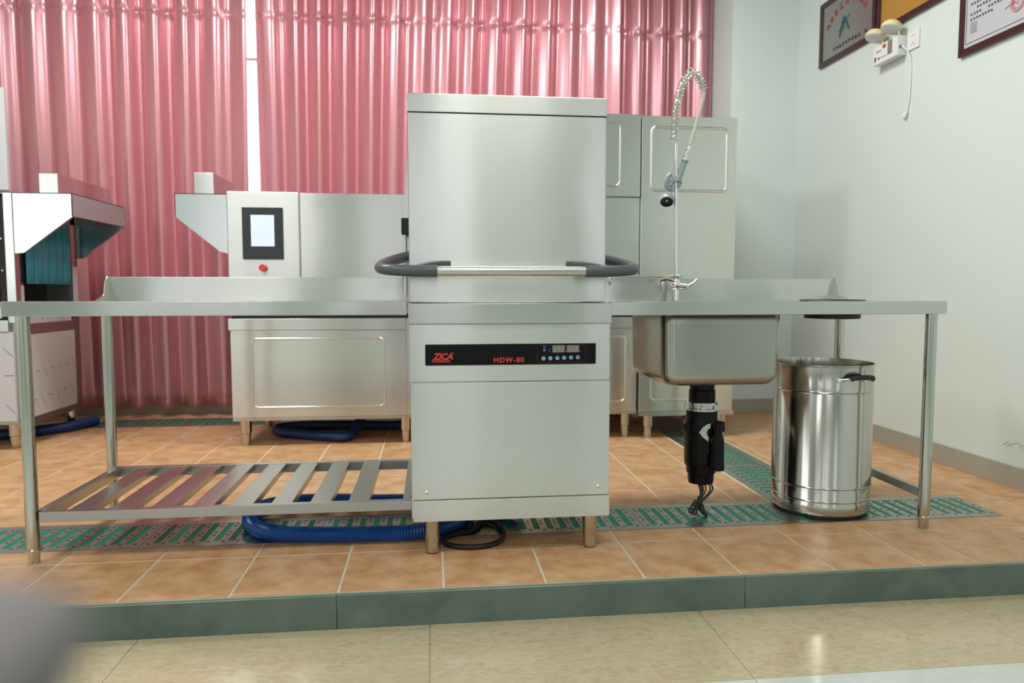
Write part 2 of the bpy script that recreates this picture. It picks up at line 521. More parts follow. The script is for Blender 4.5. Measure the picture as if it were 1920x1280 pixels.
for ya, yb, za, zb in ((-3.6, -3.55, 0.8, 3.0), (-1.25, -1.2, 0.8, 3.0), (-2.425, -2.375, 0.8, 3.0), (-3.6, -1.2, 0.8, 0.85), (-3.6, -1.2, 2.95, 3.0)): m.box(XL - 0.04, XL, ya, yb, za, zb)
struct('window_5', m, 'frame_white')
# flaking paint low on the right wall
m = MB()
for pts in (((0.925, 0.188), (0.895, 0.205), (0.87, 0.200), (0.84, 0.214), (0.80, 0.206)), ((0.90, 0.187), (0.88, 0.196), (0.865, 0.187)), ((0.83, 0.2), (0.80, 0.19), (0.76, 0.2))):
    m.tube([(2.9995, y, z) for y, z in pts], 0.0013, 5)
struct('trim_2', m, 'baseboard_beige')

# ------------------------------------------------------------------ curtains
def curtain(x0, x1, label, seed, y0=3.28, z0=0.075, z1=3.3, ph=0.0, per=0.205, lean=0.0, edge_l=0.0, edge_r=0.0, amp=1.0, facing=-1, name='curtain', grp='pink satin curtains over the back window'):
    rnd = random.Random(seed)
    K = [(rnd.uniform(0.5, 1.5), rnd.uniform(0, 6.3), rnd.uniform(0.2, 0.5)) for _ in range(5)]
    t = thing(name, label, 'curtain', ((x0 + x1) / 2, y0, z0), grp)
    GZ = 2.895
    # rows denser around the gathering seam
    zs = [z0 + (GZ - 0.12 - z0) * k / 26 for k in range(26)] + [GZ - 0.12 + 0.012 * k for k in range(20)]
    zs += [GZ + 0.12 + (z1 - GZ - 0.12) * k / 6 for k in range(7)]
    nx = int((x1 - x0) / 0.0065)
    def depth(x, z):
        u = (x - x0) / (x1 - x0)
        w = sum(a * math.sin(b + f * 6.0 * (x - x0) / 0.6) for f, b, a in [(k[0], k[1], k[2]) for k in K]) * 0.045
        h = (z - z0) / (z1 - z0)
        p = 2 * PI * ((x - x0) / per + ph + w + 0.10 * math.sin(3.1 * h + K[0][1] + 2.0 * u) * (1 - h))
        A = (0.030 + 0.010 * math.sin(x * 5.1 + K[1][1])) * amp
        d = A * math.cos(p) + 0.20 * A * math.cos(2 * p + 0.9 + 0.5 * math.sin(x * 3.7 + K[2][1]))
        s = math.exp(-((z - GZ) / 0.022) ** 2)
        d *= 1 - 0.25 * s
        fine = math.sin(2 * PI * x / 0.021 + 1.5 * math.sin(x * 40)) * max(0, 0.5 + 0.6 * math.cos(p))
        d += 0.0014 * fine * math.exp(-((z - GZ) / 0.035) ** 2)
        # hem flares a little
        d *= 1 + 0.35 * math.exp(-(z - z0) / 0.25)
        return d * facing * -1
    bm = bmesh.new(); V = []
    for i in range(nx + 1):
        x = x0 + (x1 - x0) * i / nx; row = []
        u = i / nx
        for z in zs:
            h = (z1 - z) / (z1 - z0)
            xx = x + lean * h * math.sin(PI * u) + edge_l * (1 - u) ** 3 * h + edge_r * u ** 3 * h
            zz = z + (0.006 * math.sin(x * 31 + K[2][1]) if z == z0 else 0)
            row.append(bm.verts.new((xx, y0 + depth(x, z), zz)))
        V.append(row)
    for i in range(nx):
        for j in range(len(zs) - 1): bm.faces.new((V[i][j], V[i + 1][j], V[i + 1][j + 1], V[i][j + 1]))
    b = MB(); b.bm.free(); b.bm = bm
    n = int((x1 - x0) / 0.012)
    for i in range(n):       # stitched seam: short dashes on the cloth where it is gathered
        x = x0 + (x1 - x0) * (i + 0.5) / n
        if math.sin(2 * PI * x / 0.021 + 1.5 * math.sin(x * 40)) < -0.2: continue
        a = Vector((x, y0 + depth(x, GZ + 0.006) + facing * 0.0015, GZ + 0.006)); c = Vector((x + 0.002, y0 + depth(x + 0.002, GZ - 0.008) + facing * 0.0015, GZ - 0.008))
        b.tube([a, c], 0.0021, 4, 1)
    o = b.build('curtain_panel', ['pink_satin', 'curtain_stitch'], t, smooth=0)
    o.data.polygons.foreach_set('use_smooth', [True] * len(o.data.polygons))
    sl = o.modifiers.new('cloth_thickness', 'SOLIDIFY'); sl.thickness = 0.0012
    return t
curtain(-3.6, -1.020, 'wide pink satin curtain at the far left, left of the bright window gap', 3, ph=0.03, edge_r=-0.035)
curtain(-0.968, 1.715, 'pink satin curtain right of the bright window gap, behind the tall dishwasher hood', 11, per=0.185, lean=-0.12, edge_l=0.015)
curtain(1.665, 2.475, 'narrow mauve pink curtain against the white pier behind the spray tap', 23, y0=3.335, per=0.17, ph=0.3)
m = MB(); m.cyl((-3.7, 3.32, 3.34), (2.48, 3.32, 3.34), 0.014)
tag(m.build('curtain_rail', 'white_plastic'), 'white rail along the top of the window carrying the pink curtains', 'curtain rail')
# ------------------------------------------------------------------ drain grates
def grate(cx, cy, L, nslot, along, label, cut=None):
    t = thing('drain_grate', label, 'drain grate', (cx, cy, -0.004), 'perforated drain grates in the platform floor')
    Wd = 0.298
    z0, z1 = -0.004, 0.0012
    def P(b, a0, a1, c0, c1, za, zb, bev=0.0, mi=None):
        if along == 'x': b.box(cx + a0, cx + a1, cy + c0, cy + c1, za, zb, bev, mi, 1)
        else: b.box(cx + c0, cx + c1, cy + a0, cy + a1, za, zb, bev, mi, 1)
    b = MB()
    h = L / 2 - 0.001
    sl = 0.105; pitch = 0.053; sw = 0.0115
    P(b, -h, h, -Wd / 2, -sl, z0, z1); P(b, -h, h, sl, Wd / 2, z0, z1)
    xs = [(-(nslot - 1) / 2 + k) * pitch for k in range(nslot)]
    edges = [-h] + [v for x in xs for v in (x - sw, x + sw)] + [h]
    for a0, a1 in zip(edges[0::2], edges[1::2]): P(b, a0, a1, -sl, sl, z0, z1)
    for a in [-h + 0.02] + [x + pitch / 2 for x in xs[:-1]] + [h - 0.02]:      # small punched dimples between the slots
        for q in range(5):
            c = (-2 + q) * 0.052 + (0.013 if q % 2 else -0.006)
            P(b, a - 0.006, a + 0.004, c - 0.004, c + 0.004, z1 - 0.0004, z1 + 0.0006, 0, 1)
    b.build('plate', ['grate_steel', 'grate_hole'], t)
    b = MB()
    for x in xs:
        P(b, x - sw + 0.001, x + sw - 0.001, -sl + 0.002, sl - 0.002, z0, z1 - 0.0025)
        for q in range(20):
            c = -sl + 0.008 + q * (2 * sl - 0.016) / 19
            P(b, x - sw + 0.002, x + sw - 0.002, c - 0.003, c + 0.003, z1 - 0.0026, z1 - 0.0002)
    b.build('green_insert', 'green_insert', t)
    return t
FR = ['leftmost front drain grate, beyond the left foot of the long table', 'front drain grate beside the left table foot, under the slatted shelf',
      'front drain grate under the blue ribbed hose', 'front drain grate under the standing dishwasher', 'front drain grate below the waste disposer cable',
      'front drain grate under the steel bin']
xg = -1.41
for k in range(6):
    x0 = -1.41 + 0.628 * k
    if k == 0: grate(x0 + 0.314, 0.61, 0.628, 11, 'x', FR[1])
    else: grate(x0 + 0.314, 0.61, 0.628, 11, 'x', ['', FR[2], 'front drain grate behind the left foot of the standing dishwasher', 'front drain grate behind the right foot of the standing dishwasher', FR[4], FR[5]][k])
grate(-1.41 - 0.314, 0.61, 0.628, 11, 'x', FR[0])
grate(2.358 + 0.131, 0.61, 0.262, 4, 'x', 'short last front drain grate beside the right table leg')
SL = ['nearest grate of the side channel, touching the front channel beside the bin', 'second grate of the side channel, right of the black disposer', 'third grate of the side channel, in the shade before the tall cabinet', 'far grate of the side channel, under the tall cabinet']
for k in range(3): grate(1.91, 0.76 + 0.628 * k + 0.314, 0.628, 11, 'y', SL[k])
grate(1.91, 2.762, 0.236, 4, 'y', SL[3])
for k in range(2): grate(-2.05 + 0.628 * k + 0.314, 3.03, 0.628, 11, 'x', ['back drain grate below the left curtain, beside the open left machine', 'back drain grate behind the left leg of the conveyor dishwasher'][k])
grate(1.436, 3.03, 0.628, 11, 'x', 'back drain grate in the dark under the right end of the conveyor dishwasher')

# ------------------------------------------------------------------ hood dishwasher
DX0, DX1, DY = 0.205, 0.900, 0.25
t = thing('hood_dishwasher', 'tall stainless steel hood dishwasher with grey wraparound handle, between the two tables', 'dishwasher', (0.55, 0.58, 0))
b = MB(); b.box(DX0, DX1, DY + 0.016, 0.93, 0.135, 0.86, 0.003); body = b.build('lower_body', 'brushed_steel', t)
b = MB(); b.box(DX0 + 0.004, DX1 - 0.001, DY - 0.004, DY + 0.02, 0.207, 0.612, 0.0015); fp = b.build('front_panel', 'brushed_steel', t)
for x, z in ((0.258, 0.232), (0.860, 0.236)):
    b = MB(); b.lathe([(0, 0.004), (0.0035, 0.0035), (0.006, 0.001), (0.006, -0.002)], (x, DY - 0.005, z), 14, mat=Matrix.Rotation(PI / 2, 4, 'X'))
    b.build('screw', 'chrome', fp)
b = MB(); b.box(DX0 + 0.006, DX1 + 0.002, DY - 0.002, DY + 0.02, 0.128, 0.203, 0.0015); b.build('kick_panel', 'brushed_steel', t)
b = MB(); b.box(DX0 - 0.002, DX1 - 0.002, DY - 0.003, DY + 0.02, 0.6155, 0.812, 0.0015); upp = b.build('control_fascia', 'brushed_steel', t)
b = MB(); b.box(DX0 - 0.004, DX1 + 0.001, DY - 0.016, 0.93, 0.814, 0.884, 0.003); b.build('worktop_rim', 'satin_steel', t)
# control strip with its print
b = MB(); b.prism(rrect(0.2565, 0.8475, 0.6715, 0.7435, 0.003), 'y', DY - 0.0055, DY - 0.002); strip = b.build('control_strip', 'panel_black', upp)
YP = DY - 0.0057
CSO = t['_o']
def on_strip(name, mb, mats): return mb.build(name, mats, upp)
text_mesh('logo_lettering', 'ZICA', 0.0295, (0.2835, YP, 0.6925), 'red_print', upp, shear=0.28, sx=0.98, bold=0.0011)
text_mesh('logo_lettering', 'PROFESSIONAL', 0.0100, (0.2785, YP, 0.6825), 'red_print', upp, shear=0.2, sx=0.93, bold=0.0003)
b = MB(); b.box(0.2790, 0.3425, YP - 0.0004, YP + 0.0004, 0.6912, 0.6920); b.build('logo_underline', 'red_print', upp)
text_mesh('trademark_sign', '\u00ae', 0.009, (0.3465, YP, 0.710), 'digit_back', upp)
text_mesh('model_lettering', 'HDW-80', 0.0235, (0.4895, YP, 0.6805), 'red_print', upp, sx=1.06, bold=0.0006, gap=1.16)
b = MB()
x0, x1, z0, z1 = 0.641, 0.812, 0.677, 0.7385
for q in ((x0, x1, z0, z0 + 0.0009), (x0, x1, z1 - 0.0009, z1), (x0, x0 + 0.0009, z0, z1), (x1 - 0.0009, x1, z0, z1)): b.box(q[0], q[1], YP - 0.0003, YP + 0.0005, q[2], q[3])
b.build('red_outline', 'red_line', upp)
b = MB()
for x in (0.697, 0.747): b.box(x - 0.003, x + 0.041, YP - 0.0003, YP + 0.0005, 0.7125, 0.7375)
b.build('display_window', 'digit_back', upp)
b = MB()
def seg8(bb, x, z, w, h, y):
    k = 0.0011; s = 0.15
    def bar(p, q):
        bb.tube([(p[0] + (p[1] - z) * s, y, p[1]), (q[0] + (q[1] - z) * s, y, q[1])], k, 4)
    A, B = (x, z), (x + w, z); C, D = (x, z + h / 2), (x + w, z + h / 2); E_, F = (x, z + h), (x + w, z + h)
    for p, q in ((A, B), (C, D), (E_, F), (A, C), (C, E_), (B, D), (D, F)): bar(p, q)
for gx in (0.697, 0.747):
    for k in range(3): seg8(b, gx + 0.002 + k * 0.0128, 0.7165, 0.007, 0.015, YP - 0.0004)
for x in (0.7415, 0.7915): b.lathe([(0, 0.0005), (0.0016, 0.0005), (0.0016, -0.0005)], (x, YP, 0.7165), 8, mat=Matrix.Rotation(PI / 2, 4, 'X'))
b.build('display_digits', 'digit_grey', upp)
for k in range(6):
    b = MB(); c = (0.663 + 0.0242 * k, YP, 0.692 + 0.0006 * k)
    Mx = Matrix.Rotation(PI / 2, 4, 'X')
    b.lathe([(0, 0.0006), (0.0070, 0.0006), (0.0070, -0.0005)], c, 20, 0, Mx)
    y = YP - 0.0009
    X, Z = c[0], c[2]
    ink = [[((-3, -2), (3, -2)), ((-3, 1), (0, 1)), ((0, 1), (3, 3))], [((-3, 0), (3, 0)), ((0, -3), (0, 3))], [((-4, -1), (4, -1)), ((-3, 1), (0, 4)), ((0, 4), (3, 1))],
           [((0, -4), (0, 4)), ((2, -3), (2, 3))], [((-3, 3), (3, 3)), ((-3, -3), (0, 0)), ((0, 0), (3, -3))], [((-3, -3), (3, -3)), ((3, -3), (3, 3)), ((3, 3), (-3, 3)), ((-3, 3), (-3, -3))]][k]
    for p, q in ink: b.tube([(X + p[0] / 1000, y, Z + p[1] / 1000), (X + q[0] / 1000, y, Z + q[1] / 1000)], 0.0009, 4, 1)
    b.build('button', ['led_blue', 'led_mark'], upp)
b = MB()
for k, z in enumerate((0.7185, 0.7255, 0.732)): b.box(0.6625, 0.670, YP - 0.0003, YP + 0.0005, z, z + 0.004, 0, 1 if k else 0)
for p, q in (((0.681, 0.728), (0.686, 0.724)), ((0.681, 0.719), (0.687, 0.716)), ((0.684, 0.723), (0.680, 0.720))): b.tube([(p[0], YP - 0.0003, p[1]), (q[0], YP - 0.0003, q[1])], 0.0009, 4, 1)
b.build('indicator_mark', ['led_blue', 'led_mark'], upp)
# hood
HX0, HX1, HY = 0.2045, 0.884, 0.262
b = MB(); b.box(HX0, HX1, HY, 0.88, 0.885, 1.582, 0.005); hood = b.build('hood', 'brushed_steel', t)
b = MB(); b.box(HX0 - 0.0015, HX1 + 0.0015, HY - 0.0025, 0.88, 1.522, 1.5835, 0.003); b.build('hood_cap', 'brushed_steel', hood)
b = MB(); b.box(HX0 + 0.001, HX1 - 0.001, HY - 0.0003, 0.88, 1.5185, 1.5225); b.build('hood_seam', 'matte_black', hood)
# handle: steel grip and the two grey corners
b = MB(); b.tube([(0.296, 0.165, 0.990), (0.795, 0.165, 0.990)], 0.0165, 24); b.build('grip', 'tube_steel', hood)
def side(sg, cx):
    P = [(0.299, 0.165, 0.990), (0.255, 0.165, 0.990), (0.205, 0.169, 0.991), (0.155, 0.184, 0.994), (0.122, 0.215, 0.998), (0.107, 0.265, 1.005), (0.115, 0.335, 1.018), (0.145, 0.420, 1.035), (0.185, 0.50, 1.050), (0.2045, 0.55, 1.056)]
    mir = (lambda p: p) if sg < 0 else (lambda p: (1.0905 - p[0], p[1], p[2]))
    pts = smoothpath([mir(p) for p in P], 7)
    n = len(pts)
    b = MB(); b.tube(pts, [0.0195 - 0.001 * math.sin(PI * i / n) for i in range(n)], 20)
    # arm that clamps onto the hood front
    Q = [mir(p) for p in ((0.235, 0.172, 0.999), (0.265, 0.200, 1.008), (0.295, 0.235, 1.014), (0.320, 0.256, 1.016), (0.345, 0.260, 1.016))]
    b.tube(smoothpath(Q, 5), [0.012] * 20 + [0.0115], 12)
    q = mir((0.318, 0.262, 1.016))
    b.box(q[0] - 0.028, q[0] + 0.028, 0.246, 0.2625, q[2] - 0.011, q[2] + 0.011, 0.005)
    b.build('corner_handle', 'grey_plastic', hood)
side(-1, 0); side(1, 0)
# leaning rear lift arm with its black block on the left side
b = MB(); b.prism([(0.80, 0.89), (0.80, 1.485), (0.755, 1.485), (0.735, 1.10), (0.735, 0.89)], 'x', 0.186, 0.2045)
b.prism([(0.186, 1.485), (0.2045, 1.485), (0.2045, 0.89), (0.160, 0.89), (0.160, 1.05)], 'y', 0.78, 0.80)
b.build('lift_arm', 'satin_steel', t)
b = MB(); b.box(0.163, 0.204, 0.68, 0.72, 1.147, 1.212, 0.004); lb = b.build('lift_block', 'matte_black', t)
b = MB(); b.cyl((0.176, 0.70, 0.90), (0.176, 0.70, 1.15), 0.005, 10); b.build('lift_rod', 'tube_steel', lb)
# feet
b = MB()
x, y = 0.2765, 0.306
b.lathe([(0.0, 0.135), (0.0265, 0.135), (0.0265, 0.043), (0.0245, 0.040), (0.0235, 0.040), (0.0235, 0.006), (0.0225, 0.004), (0, 0.004)], (x, y, 0), 32, 0)
b.lathe([(0, 0.005), (0.0215, 0.005), (0.0215, 0.0), (0, 0.0)], (x, y, 0), 32, 1)
f = b.build('foot', ['tube_steel', 'black_rubber'], t)
for dx, dy in ((0.5675, 0), (0, 0.56), (0.5675, 0.56)): dup(f, t, dx, dy)
for x in (0.236, 0.316, 0.80):
    b = MB(); b.lathe([(0.005, 0.136), (0.005, 0.126), (0.003, 0.124), (0, 0.124)], (x, 0.30, 0), 10); b.build('bolt', 'chrome', t)

# ------------------------------------------------------------------ tables
def table_leg(x, y, top):
    b = MB()
    b.lathe([(0.021, top), (0.021, 0.052), (0.0255, 0.050), (0.0265, 0.046), (0.0255, 0.042), (0.0185, 0.041), (0.0185, 0.004), (0.0165, 0.0), (0, 0.0)], (x, y, 0), 28)
    return b
def splash(b, x):
    prof = [(0.884, 0.872), (0.884, 0.888), (0.905, 0.892), (0.925, 0.898), (0.945, 0.904), (0.953, 0.907), (0.958, 0.914), (0.961, 0.925), (0.966, 0.945), (0.974, 0.962), (0.986, 0.978), (0.994, 0.986), (1.006, 0.986), (1.006, 0.872)]
    b.prism(prof, 'x', x - 0.002, x + 0.002)
t = thing('dish_table', 'long stainless steel table with slatted undershelf, left of the standing dishwasher', 'table', (-0.45, 0.65, 0))
TX0, TX1 = -1.118, 0.194
b = MB(); b.box(TX0, TX1, 0.31, 1.0, 0.868, 0.874); b.build('tabletop', 'satin_steel', t)
b = MB(); b.box(TX0, TX1, 0.308, 0.336, 0.842, 0.8915, 0.003)
b.box(TX0, TX0 + 0.024, 0.312, 1.0, 0.842, 0.884, 0.002)
b.build('front_edge', 'satin_steel', t)
b = MB(); b.box(-1.073, TX1 - 0.004, 1.0, 1.012, 0.84, 0.981, 0.0015); b.box(-1.073, TX1 - 0.004, 1.0, 1.04, 0.979, 0.984, 0.0015); b.build('backsplash', 'brushed_steel', t)
b = MB(); splash(b, -1.074); b.build('splash_end', 'satin_steel', t)
table_leg(-1.0746, 0.352, 0.868).build('leg', 'tube_steel', t)
table_leg(-1.0746, 0.975, 0.868).build('leg', 'tube_steel', t)
b = MB()
zs0, zs1 = 0.140, 0.180
b.box(-1.045, 0.203, 0.335, 0.363, zs0 + 0.005, zs1, 0.002); b.box(-1.055, 0.19, 0.955, 0.983, zs0, zs1, 0.002)
b.box(-1.066, -1.036, 0.365, 0.962, zs0, zs1, 0.002); b.box(0.172, 0.200, 0.363, 0.955, zs0, zs1, 0.002)
b.build('shelf_frame', 'shelf_steel', t)
sl = None
for k in range(8):
    if sl is None:
        b = MB(); b.box(-0.962, -0.890, 0.362, 0.956, zs0 + 0.012, zs1 - 0.002, 0.002); sl = b.build('slat', 'shelf_steel', t)
    else: dup(sl, t, 0.1345 * k, 0, 0)

t = thing('sink_table', 'stainless steel table with deep sink bowl, right of the standing dishwasher', 'table', (1.55, 0.65, 0))
TX0, TX1 = 0.916, 2.211
SX0, SX1, SY0, SY1 = 1.137, 1.606, 0.38, 0.86
RC = (1.922, 0.60); RR = 0.105
b = MB()
zt = (0.868, 0.874)
b.box(TX0, SX0 + 0.01, 0.31, 1.0, *zt); b.box(SX0 + 0.01, SX1 - 0.01, 0.31, SY0 + 0.01, *zt); b.box(SX0 + 0.01, SX1 - 0.01, SY1 - 0.01, 1.0, *zt)
b.box(SX1 - 0.01, RC[0] - RR, 0.31, 1.0, *zt); b.box(RC[0] + RR, TX1, 0.31, 1.0, *zt)
# square around the round scrap hole
def ringplate(b, c, r, h, z0, z1, n=48, ylo=None, yhi=None):
    bm = b.bm
    def outer(a):
        x, y = math.cos(a), math.sin(a); s = h / max(abs(x), abs(y)); yy = y * s
        X = c[0] + x * s
        Y = c[1] + yy
        if yy >= h - 1e-6: Y = yhi
        if yy <= -h + 1e-6: Y = ylo
        return X, Y
    I = []; O = []
    for z in (z0, z1):
        I.append([bm.verts.new((c[0] + r * math.cos(2 * PI * k / n + PI / 4), c[1] + r * math.sin(2 * PI * k / n + PI / 4), z)) for k in range(n)])
        O.append([bm.verts.new((*outer(2 * PI * k / n + PI / 4), z)) for k in range(n)])
    for k in range(n):
        k2 = (k + 1) % n
        bm.faces.new((I[0][k], I[0][k2], O[0][k2], O[0][k])); bm.faces.new((I[1][k], I[1][k2], O[1][k2], O[1][k])); bm.faces.new((I[0][k], I[0][k2], I[1][k2], I[1][k]))
ringplate(b, RC, RR - 0.02, RR, zt[0], zt[1], 48, 0.31, 1.0)
b.build('tabletop', 'satin_steel', t)
b = MB(); b.box(TX0, TX1, 0.308, 0.336, 0.8375, 0.8865, 0.003); b.box(TX1 - 0.024, TX1, 0.312, 1.0, 0.8375, 0.880, 0.002)
b.build('front_edge', 'satin_steel', t)
b = MB(); b.box(TX0 + 0.004, 2.158, 1.0, 1.012, 0.84, 0.977, 0.0015); b.box(TX0 + 0.004, 2.158, 1.0, 1.04, 0.975, 0.980, 0.0015); b.build('backsplash', 'brushed_steel', t)
b = MB(); splash(b, 2.159); b.build('splash_end', 'satin_steel', t)
table_leg(2.1812, 0.352, 0.868).build('leg', 'tube_steel', t)
table_leg(2.1812, 0.975, 0.868).build('leg', 'tube_steel', t)
b = MB(); b.box(2.168, 2.194, 0.372, 0.956, 0.122, 0.156, 0.002); b.build('side_rail', 'shelf_steel', t)
# pressed sink bowl
def rr_ring(x0, x1, y0, y1, r, z, n=8): return [(x, y, z) for x, y in rrect(x0, x1, y0, y1, r, n)]
def bowl():
    b = MB(); bm = b.bm
    prof = []   # (inset, z)
    for k in range(2): prof.append((0.0 + 0.001 * k, 0.868 - 0.25 * k))
    prof = [(0.0, 0.868), (0.001, 0.80), (0.003, 0.70), (0.005, 0.610)]
    for k in range(1, 7):
        a = PI / 2 * k / 6
        prof.append((0.005 + 0.040 * (1 - math.cos(a)), 0.610 - 0.045 * math.sin(a)))
    rings = []
    for ins, z in prof:
        rings.append([bm.verts.new(p) for p in rr_ring(SX0 + ins, SX1 - ins, SY0 + ins, SY1 - ins, max(0.05 - ins * 0.3, 0.02), z)])
    n = len(rings[0])
    for a, c in zip(rings, rings[1:]):
        for k in range(n): bm.faces.new((a[k], a[(k + 1) % n], c[(k + 1) % n], c[k]))
    bm.faces.new(rings[-1])
    o = b.build('sink_bowl', 'sink_steel', t, smooth=60)
    s = o.modifiers.new('sheet', 'SOLIDIFY'); s.thickness = 0.0015
    return o
bowl()
# rubber scrap ring through the table
b = MB()
cR = (RC[0], RC[1], 0)
b.lathe([(0.078, 0.812), (0.106, 0.812), (0.108, 0.815), (0.108, 0.832), (0.088, 0.836), (0.084, 0.86), (0.084, 0.876), (0.110, 0.8765), (0.125, 0.880), (0.127, 0.884), (0.122, 0.8885), (0.085, 0.8895), (0.076, 0.886), (0.074, 0.86), (0.074, 0.83), (0.078, 0.812)], cR, 56)
b.build('scrap_ring', 'black_rubber', t)

# ------------------------------------------------------------------ pre-rinse spray tap
FY = 0.92
t = thing('spray_tap', 'chrome pre-rinse spray tap with tall riser and coiled spring behind the sink', 'tap', (1.365, FY, 0.874))
b = MB()
b.lathe([(0.0, 0.874), (0.026, 0.874), (0.026, 0.879), (0.0165, 0.882), (0.0155, 0.93), (0.019, 0.934), (0.023, 0.945), (0.022, 0.962), (0.016, 0.972), (0.014, 0.98), (0.014, 0.996), (0.0, 0.996)], (1.365, FY, 0), 24)
b.tube([(1.343, FY - 0.035, 0.951), (1.355, FY - 0.01, 0.948), (1.375, FY, 0.945), (1.392, FY - 0.01, 0.944), (1.408, FY - 0.025, 0.944)], [0.010, 0.014, 0.016, 0.015, 0.013], 16)
b.build('mixer_body', 'chrome', t)
b = MB(); b.tube([(1.408, FY - 0.025, 0.944), (1.417, FY - 0.033, 0.948), (1.430, FY - 0.036, 0.958), (1.450, FY - 0.036, 0.976)], [0.010, 0.008, 0.006, 0.005], 12); b.build('lever', 'chrome', t)
b = MB(); b.tube([(1.343, FY - 0.035, 0.951), (1.337, FY - 0.048, 0.952)], 0.0085, 16); h = b.build('hot_knob', 'chrome', t)
b = MB(); b.lathe([(0, 0.003), (0.0045, 0.002), (0.006, 0)], (1.3365, FY - 0.049, 0.952), 14, mat=Matrix.Rotation(PI / 2, 4, 'X')); k_ = b.build('red_cap', 'red_plastic', h); k_['label'] = 'red cap of the hot tap knob'
b = MB(); b.tube([(1.365, FY, 0.99), (1.361, FY, 1.25), (1.356, FY, 1.58)], 0.0085, 16); b.build('riser_pipe', 'chrome', t)
b = MB(); b.tube(smoothpath([(1.392, FY, 0.990), (1.365, FY, 0.989), (1.25, FY, 0.987), (1.09, FY, 0.985), (1.068, FY, 0.983), (1.063, FY, 0.972), (1.063, FY, 0.966)], 5), 0.0068, 14)
b.lathe([(0.0085, 0.972), (0.0085, 0.960), (0.002, 0.944), (0, 0.944)], (1.063, FY, 0), 16)
b.lathe([(0, 1.0005), (0.017, 1.0005), (0.018, 0.997), (0.018, 0.981), (0.016, 0.978), (0, 0.978)], (1.367, FY, 0), 20)
b.build('swing_spout', 'chrome', t)
b = MB(); b.box(1.308, 1.329, FY - 0.012, FY + 0.012, 0.975, 0.998, 0.003, 0)
b.tube([(1.290, FY - 0.01, 0.966), (1.306, FY - 0.01, 0.972), (1.318, FY - 0.012, 0.974), (1.331, FY - 0.01, 0.972), (1.348, FY - 0.01, 0.966)], 0.003, 8, 1)
c_ = b.build('wing_clamp', ['brass', 'matte_black'], t)
SPR = smoothpath([(1.352, FY, 1.57), (1.351, FY, 1.616), (1.353, FY, 1.685), (1.361, FY, 1.755), (1.377, FY, 1.812), (1.396, FY, 1.856), (1.422, FY, 1.880), (1.449, FY, 1.867), (1.469, FY, 1.836), (1.4785, FY, 1.809)], 10)
# arc-length resample
def resample(P, n):
    d = [0]
    for a, c in zip(P, P[1:]): d.append(d[-1] + (c - a).length)
    out = []
    j = 0
    for i in range(n + 1):
        s = d[-1] * i / n
        while j < len(d) - 2 and d[j + 1] < s: j += 1
        u = (s - d[j]) / max(d[j + 1] - d[j], 1e-9)
        out.append(P[j].lerp(P[j + 1], u))
    return out, d[-1]
NT = 29; PER = 16
C, Ls = resample(SPR, NT * PER)
coil = []
for i, p in enumerate(C):
    tn = (C[min(i + 1, len(C) - 1)] - C[max(i - 1, 0)]).normalized()
    n1 = Vector((0, 1, 0)); n2 = tn.cross(n1)
    s = i / len(C)
    a = 2 * PI * (i / PER + 1.6 * math.exp(-s / 0.04) + 3.5 * max(0, s - 0.78) ** 1.2)
    rad = 0.0176 * (1 + 0.12 * math.exp(-s / 0.05))
    coil.append(p + (n1 * math.cos(a) + n2 * math.sin(a)) * rad)
b = MB(); b.tube(coil, 0.0026, 8); b.build('spring', 'chrome', t)
hose = smoothpath(list(SPR[::8]) + [Vector(p) for p in ((1.4795, FY, 1.790), (1.475, FY, 1.764), (1.461, FY, 1.711), (1.439, FY, 1.63), (1.420, FY, 1.566))], 6)
principled('hose_clear', (0.55, 0.55, 0.48), 0.25)
b = MB(); b.tube(hose, 0.0075, 12); b.build('hose', 'hose_clear', t)
b = MB()
b.tube([(1.420, FY, 1.566), (1.408, FY, 1.532), (1.407, FY, 1.529), (1.398, FY, 1.499)], [0.0085, 0.0115, 0.0095, 0.0105], 16, 0)
b.build('hose_ferrule', 'chrome', t)
b = MB()
b.tube([(1.3985, FY, 1.500), (1.396, FY, 1.492)], 0.0165, 18)
b.tube([(1.397, FY, 1.497), (1.366, FY - 0.004, 1.408)], 0.0135, 18)
b.tube([(1.368, FY - 0.004, 1.414), (1.365, FY - 0.004, 1.405)], 0.018, 18)
b.tube([(1.376, FY - 0.004, 1.405), (1.368, FY - 0.006, 1.384), (1.362, FY - 0.004, 1.375)], [0.012, 0.008, 0.003], 12)
b.tube(smoothpath([(1.335, FY + 0.004, 1.437), (1.321, FY, 1.425), (1.315, FY, 1.392), (1.326, FY, 1.378), (1.342, FY, 1.372)], 4), [0.011] * 16 + [0.010], 12)
gun = b.build('spray_gun', 'spray_grey', t)
b = MB(); b.tube([(1.361, FY, 1.425), (1.335, FY - 0.002, 1.400), (1.331, FY - 0.002, 1.385)], 0.012, 14); b.build('valve_body', 'spray_grey', gun)
b = MB(); pts = [(1.352 + 0.016 * math.cos(a), FY - 0.012 + 0.004 * math.sin(a), 1.412 + 0.016 * math.sin(a)) for a in [PI * k / 10 for k in range(-1, 14)]]
b.tube(pts, 0.0016, 7); b.build('trigger_ring', 'chrome', gun)
b = MB(); b.tube([(1.342, FY, 1.372), (1.336, FY - 0.002, 1.360), (1.332, FY - 0.004, 1.340)], [0.006, 0.004, 0.004], 8); b.build('valve_stem', 'chrome', gun)
b = MB()
Mh = Matrix.Rotation(R(-42), 4, 'X') @ Matrix.Rotation(R(12), 4, 'Y')
b.lathe([(0, 0.020), (0.010, 0.020), (0.027, 0.014), (0.0305, 0.008), (0.0305, -0.012), (0.027, -0.014)], (1.318, FY, 1.326), 28, 0, Mh)
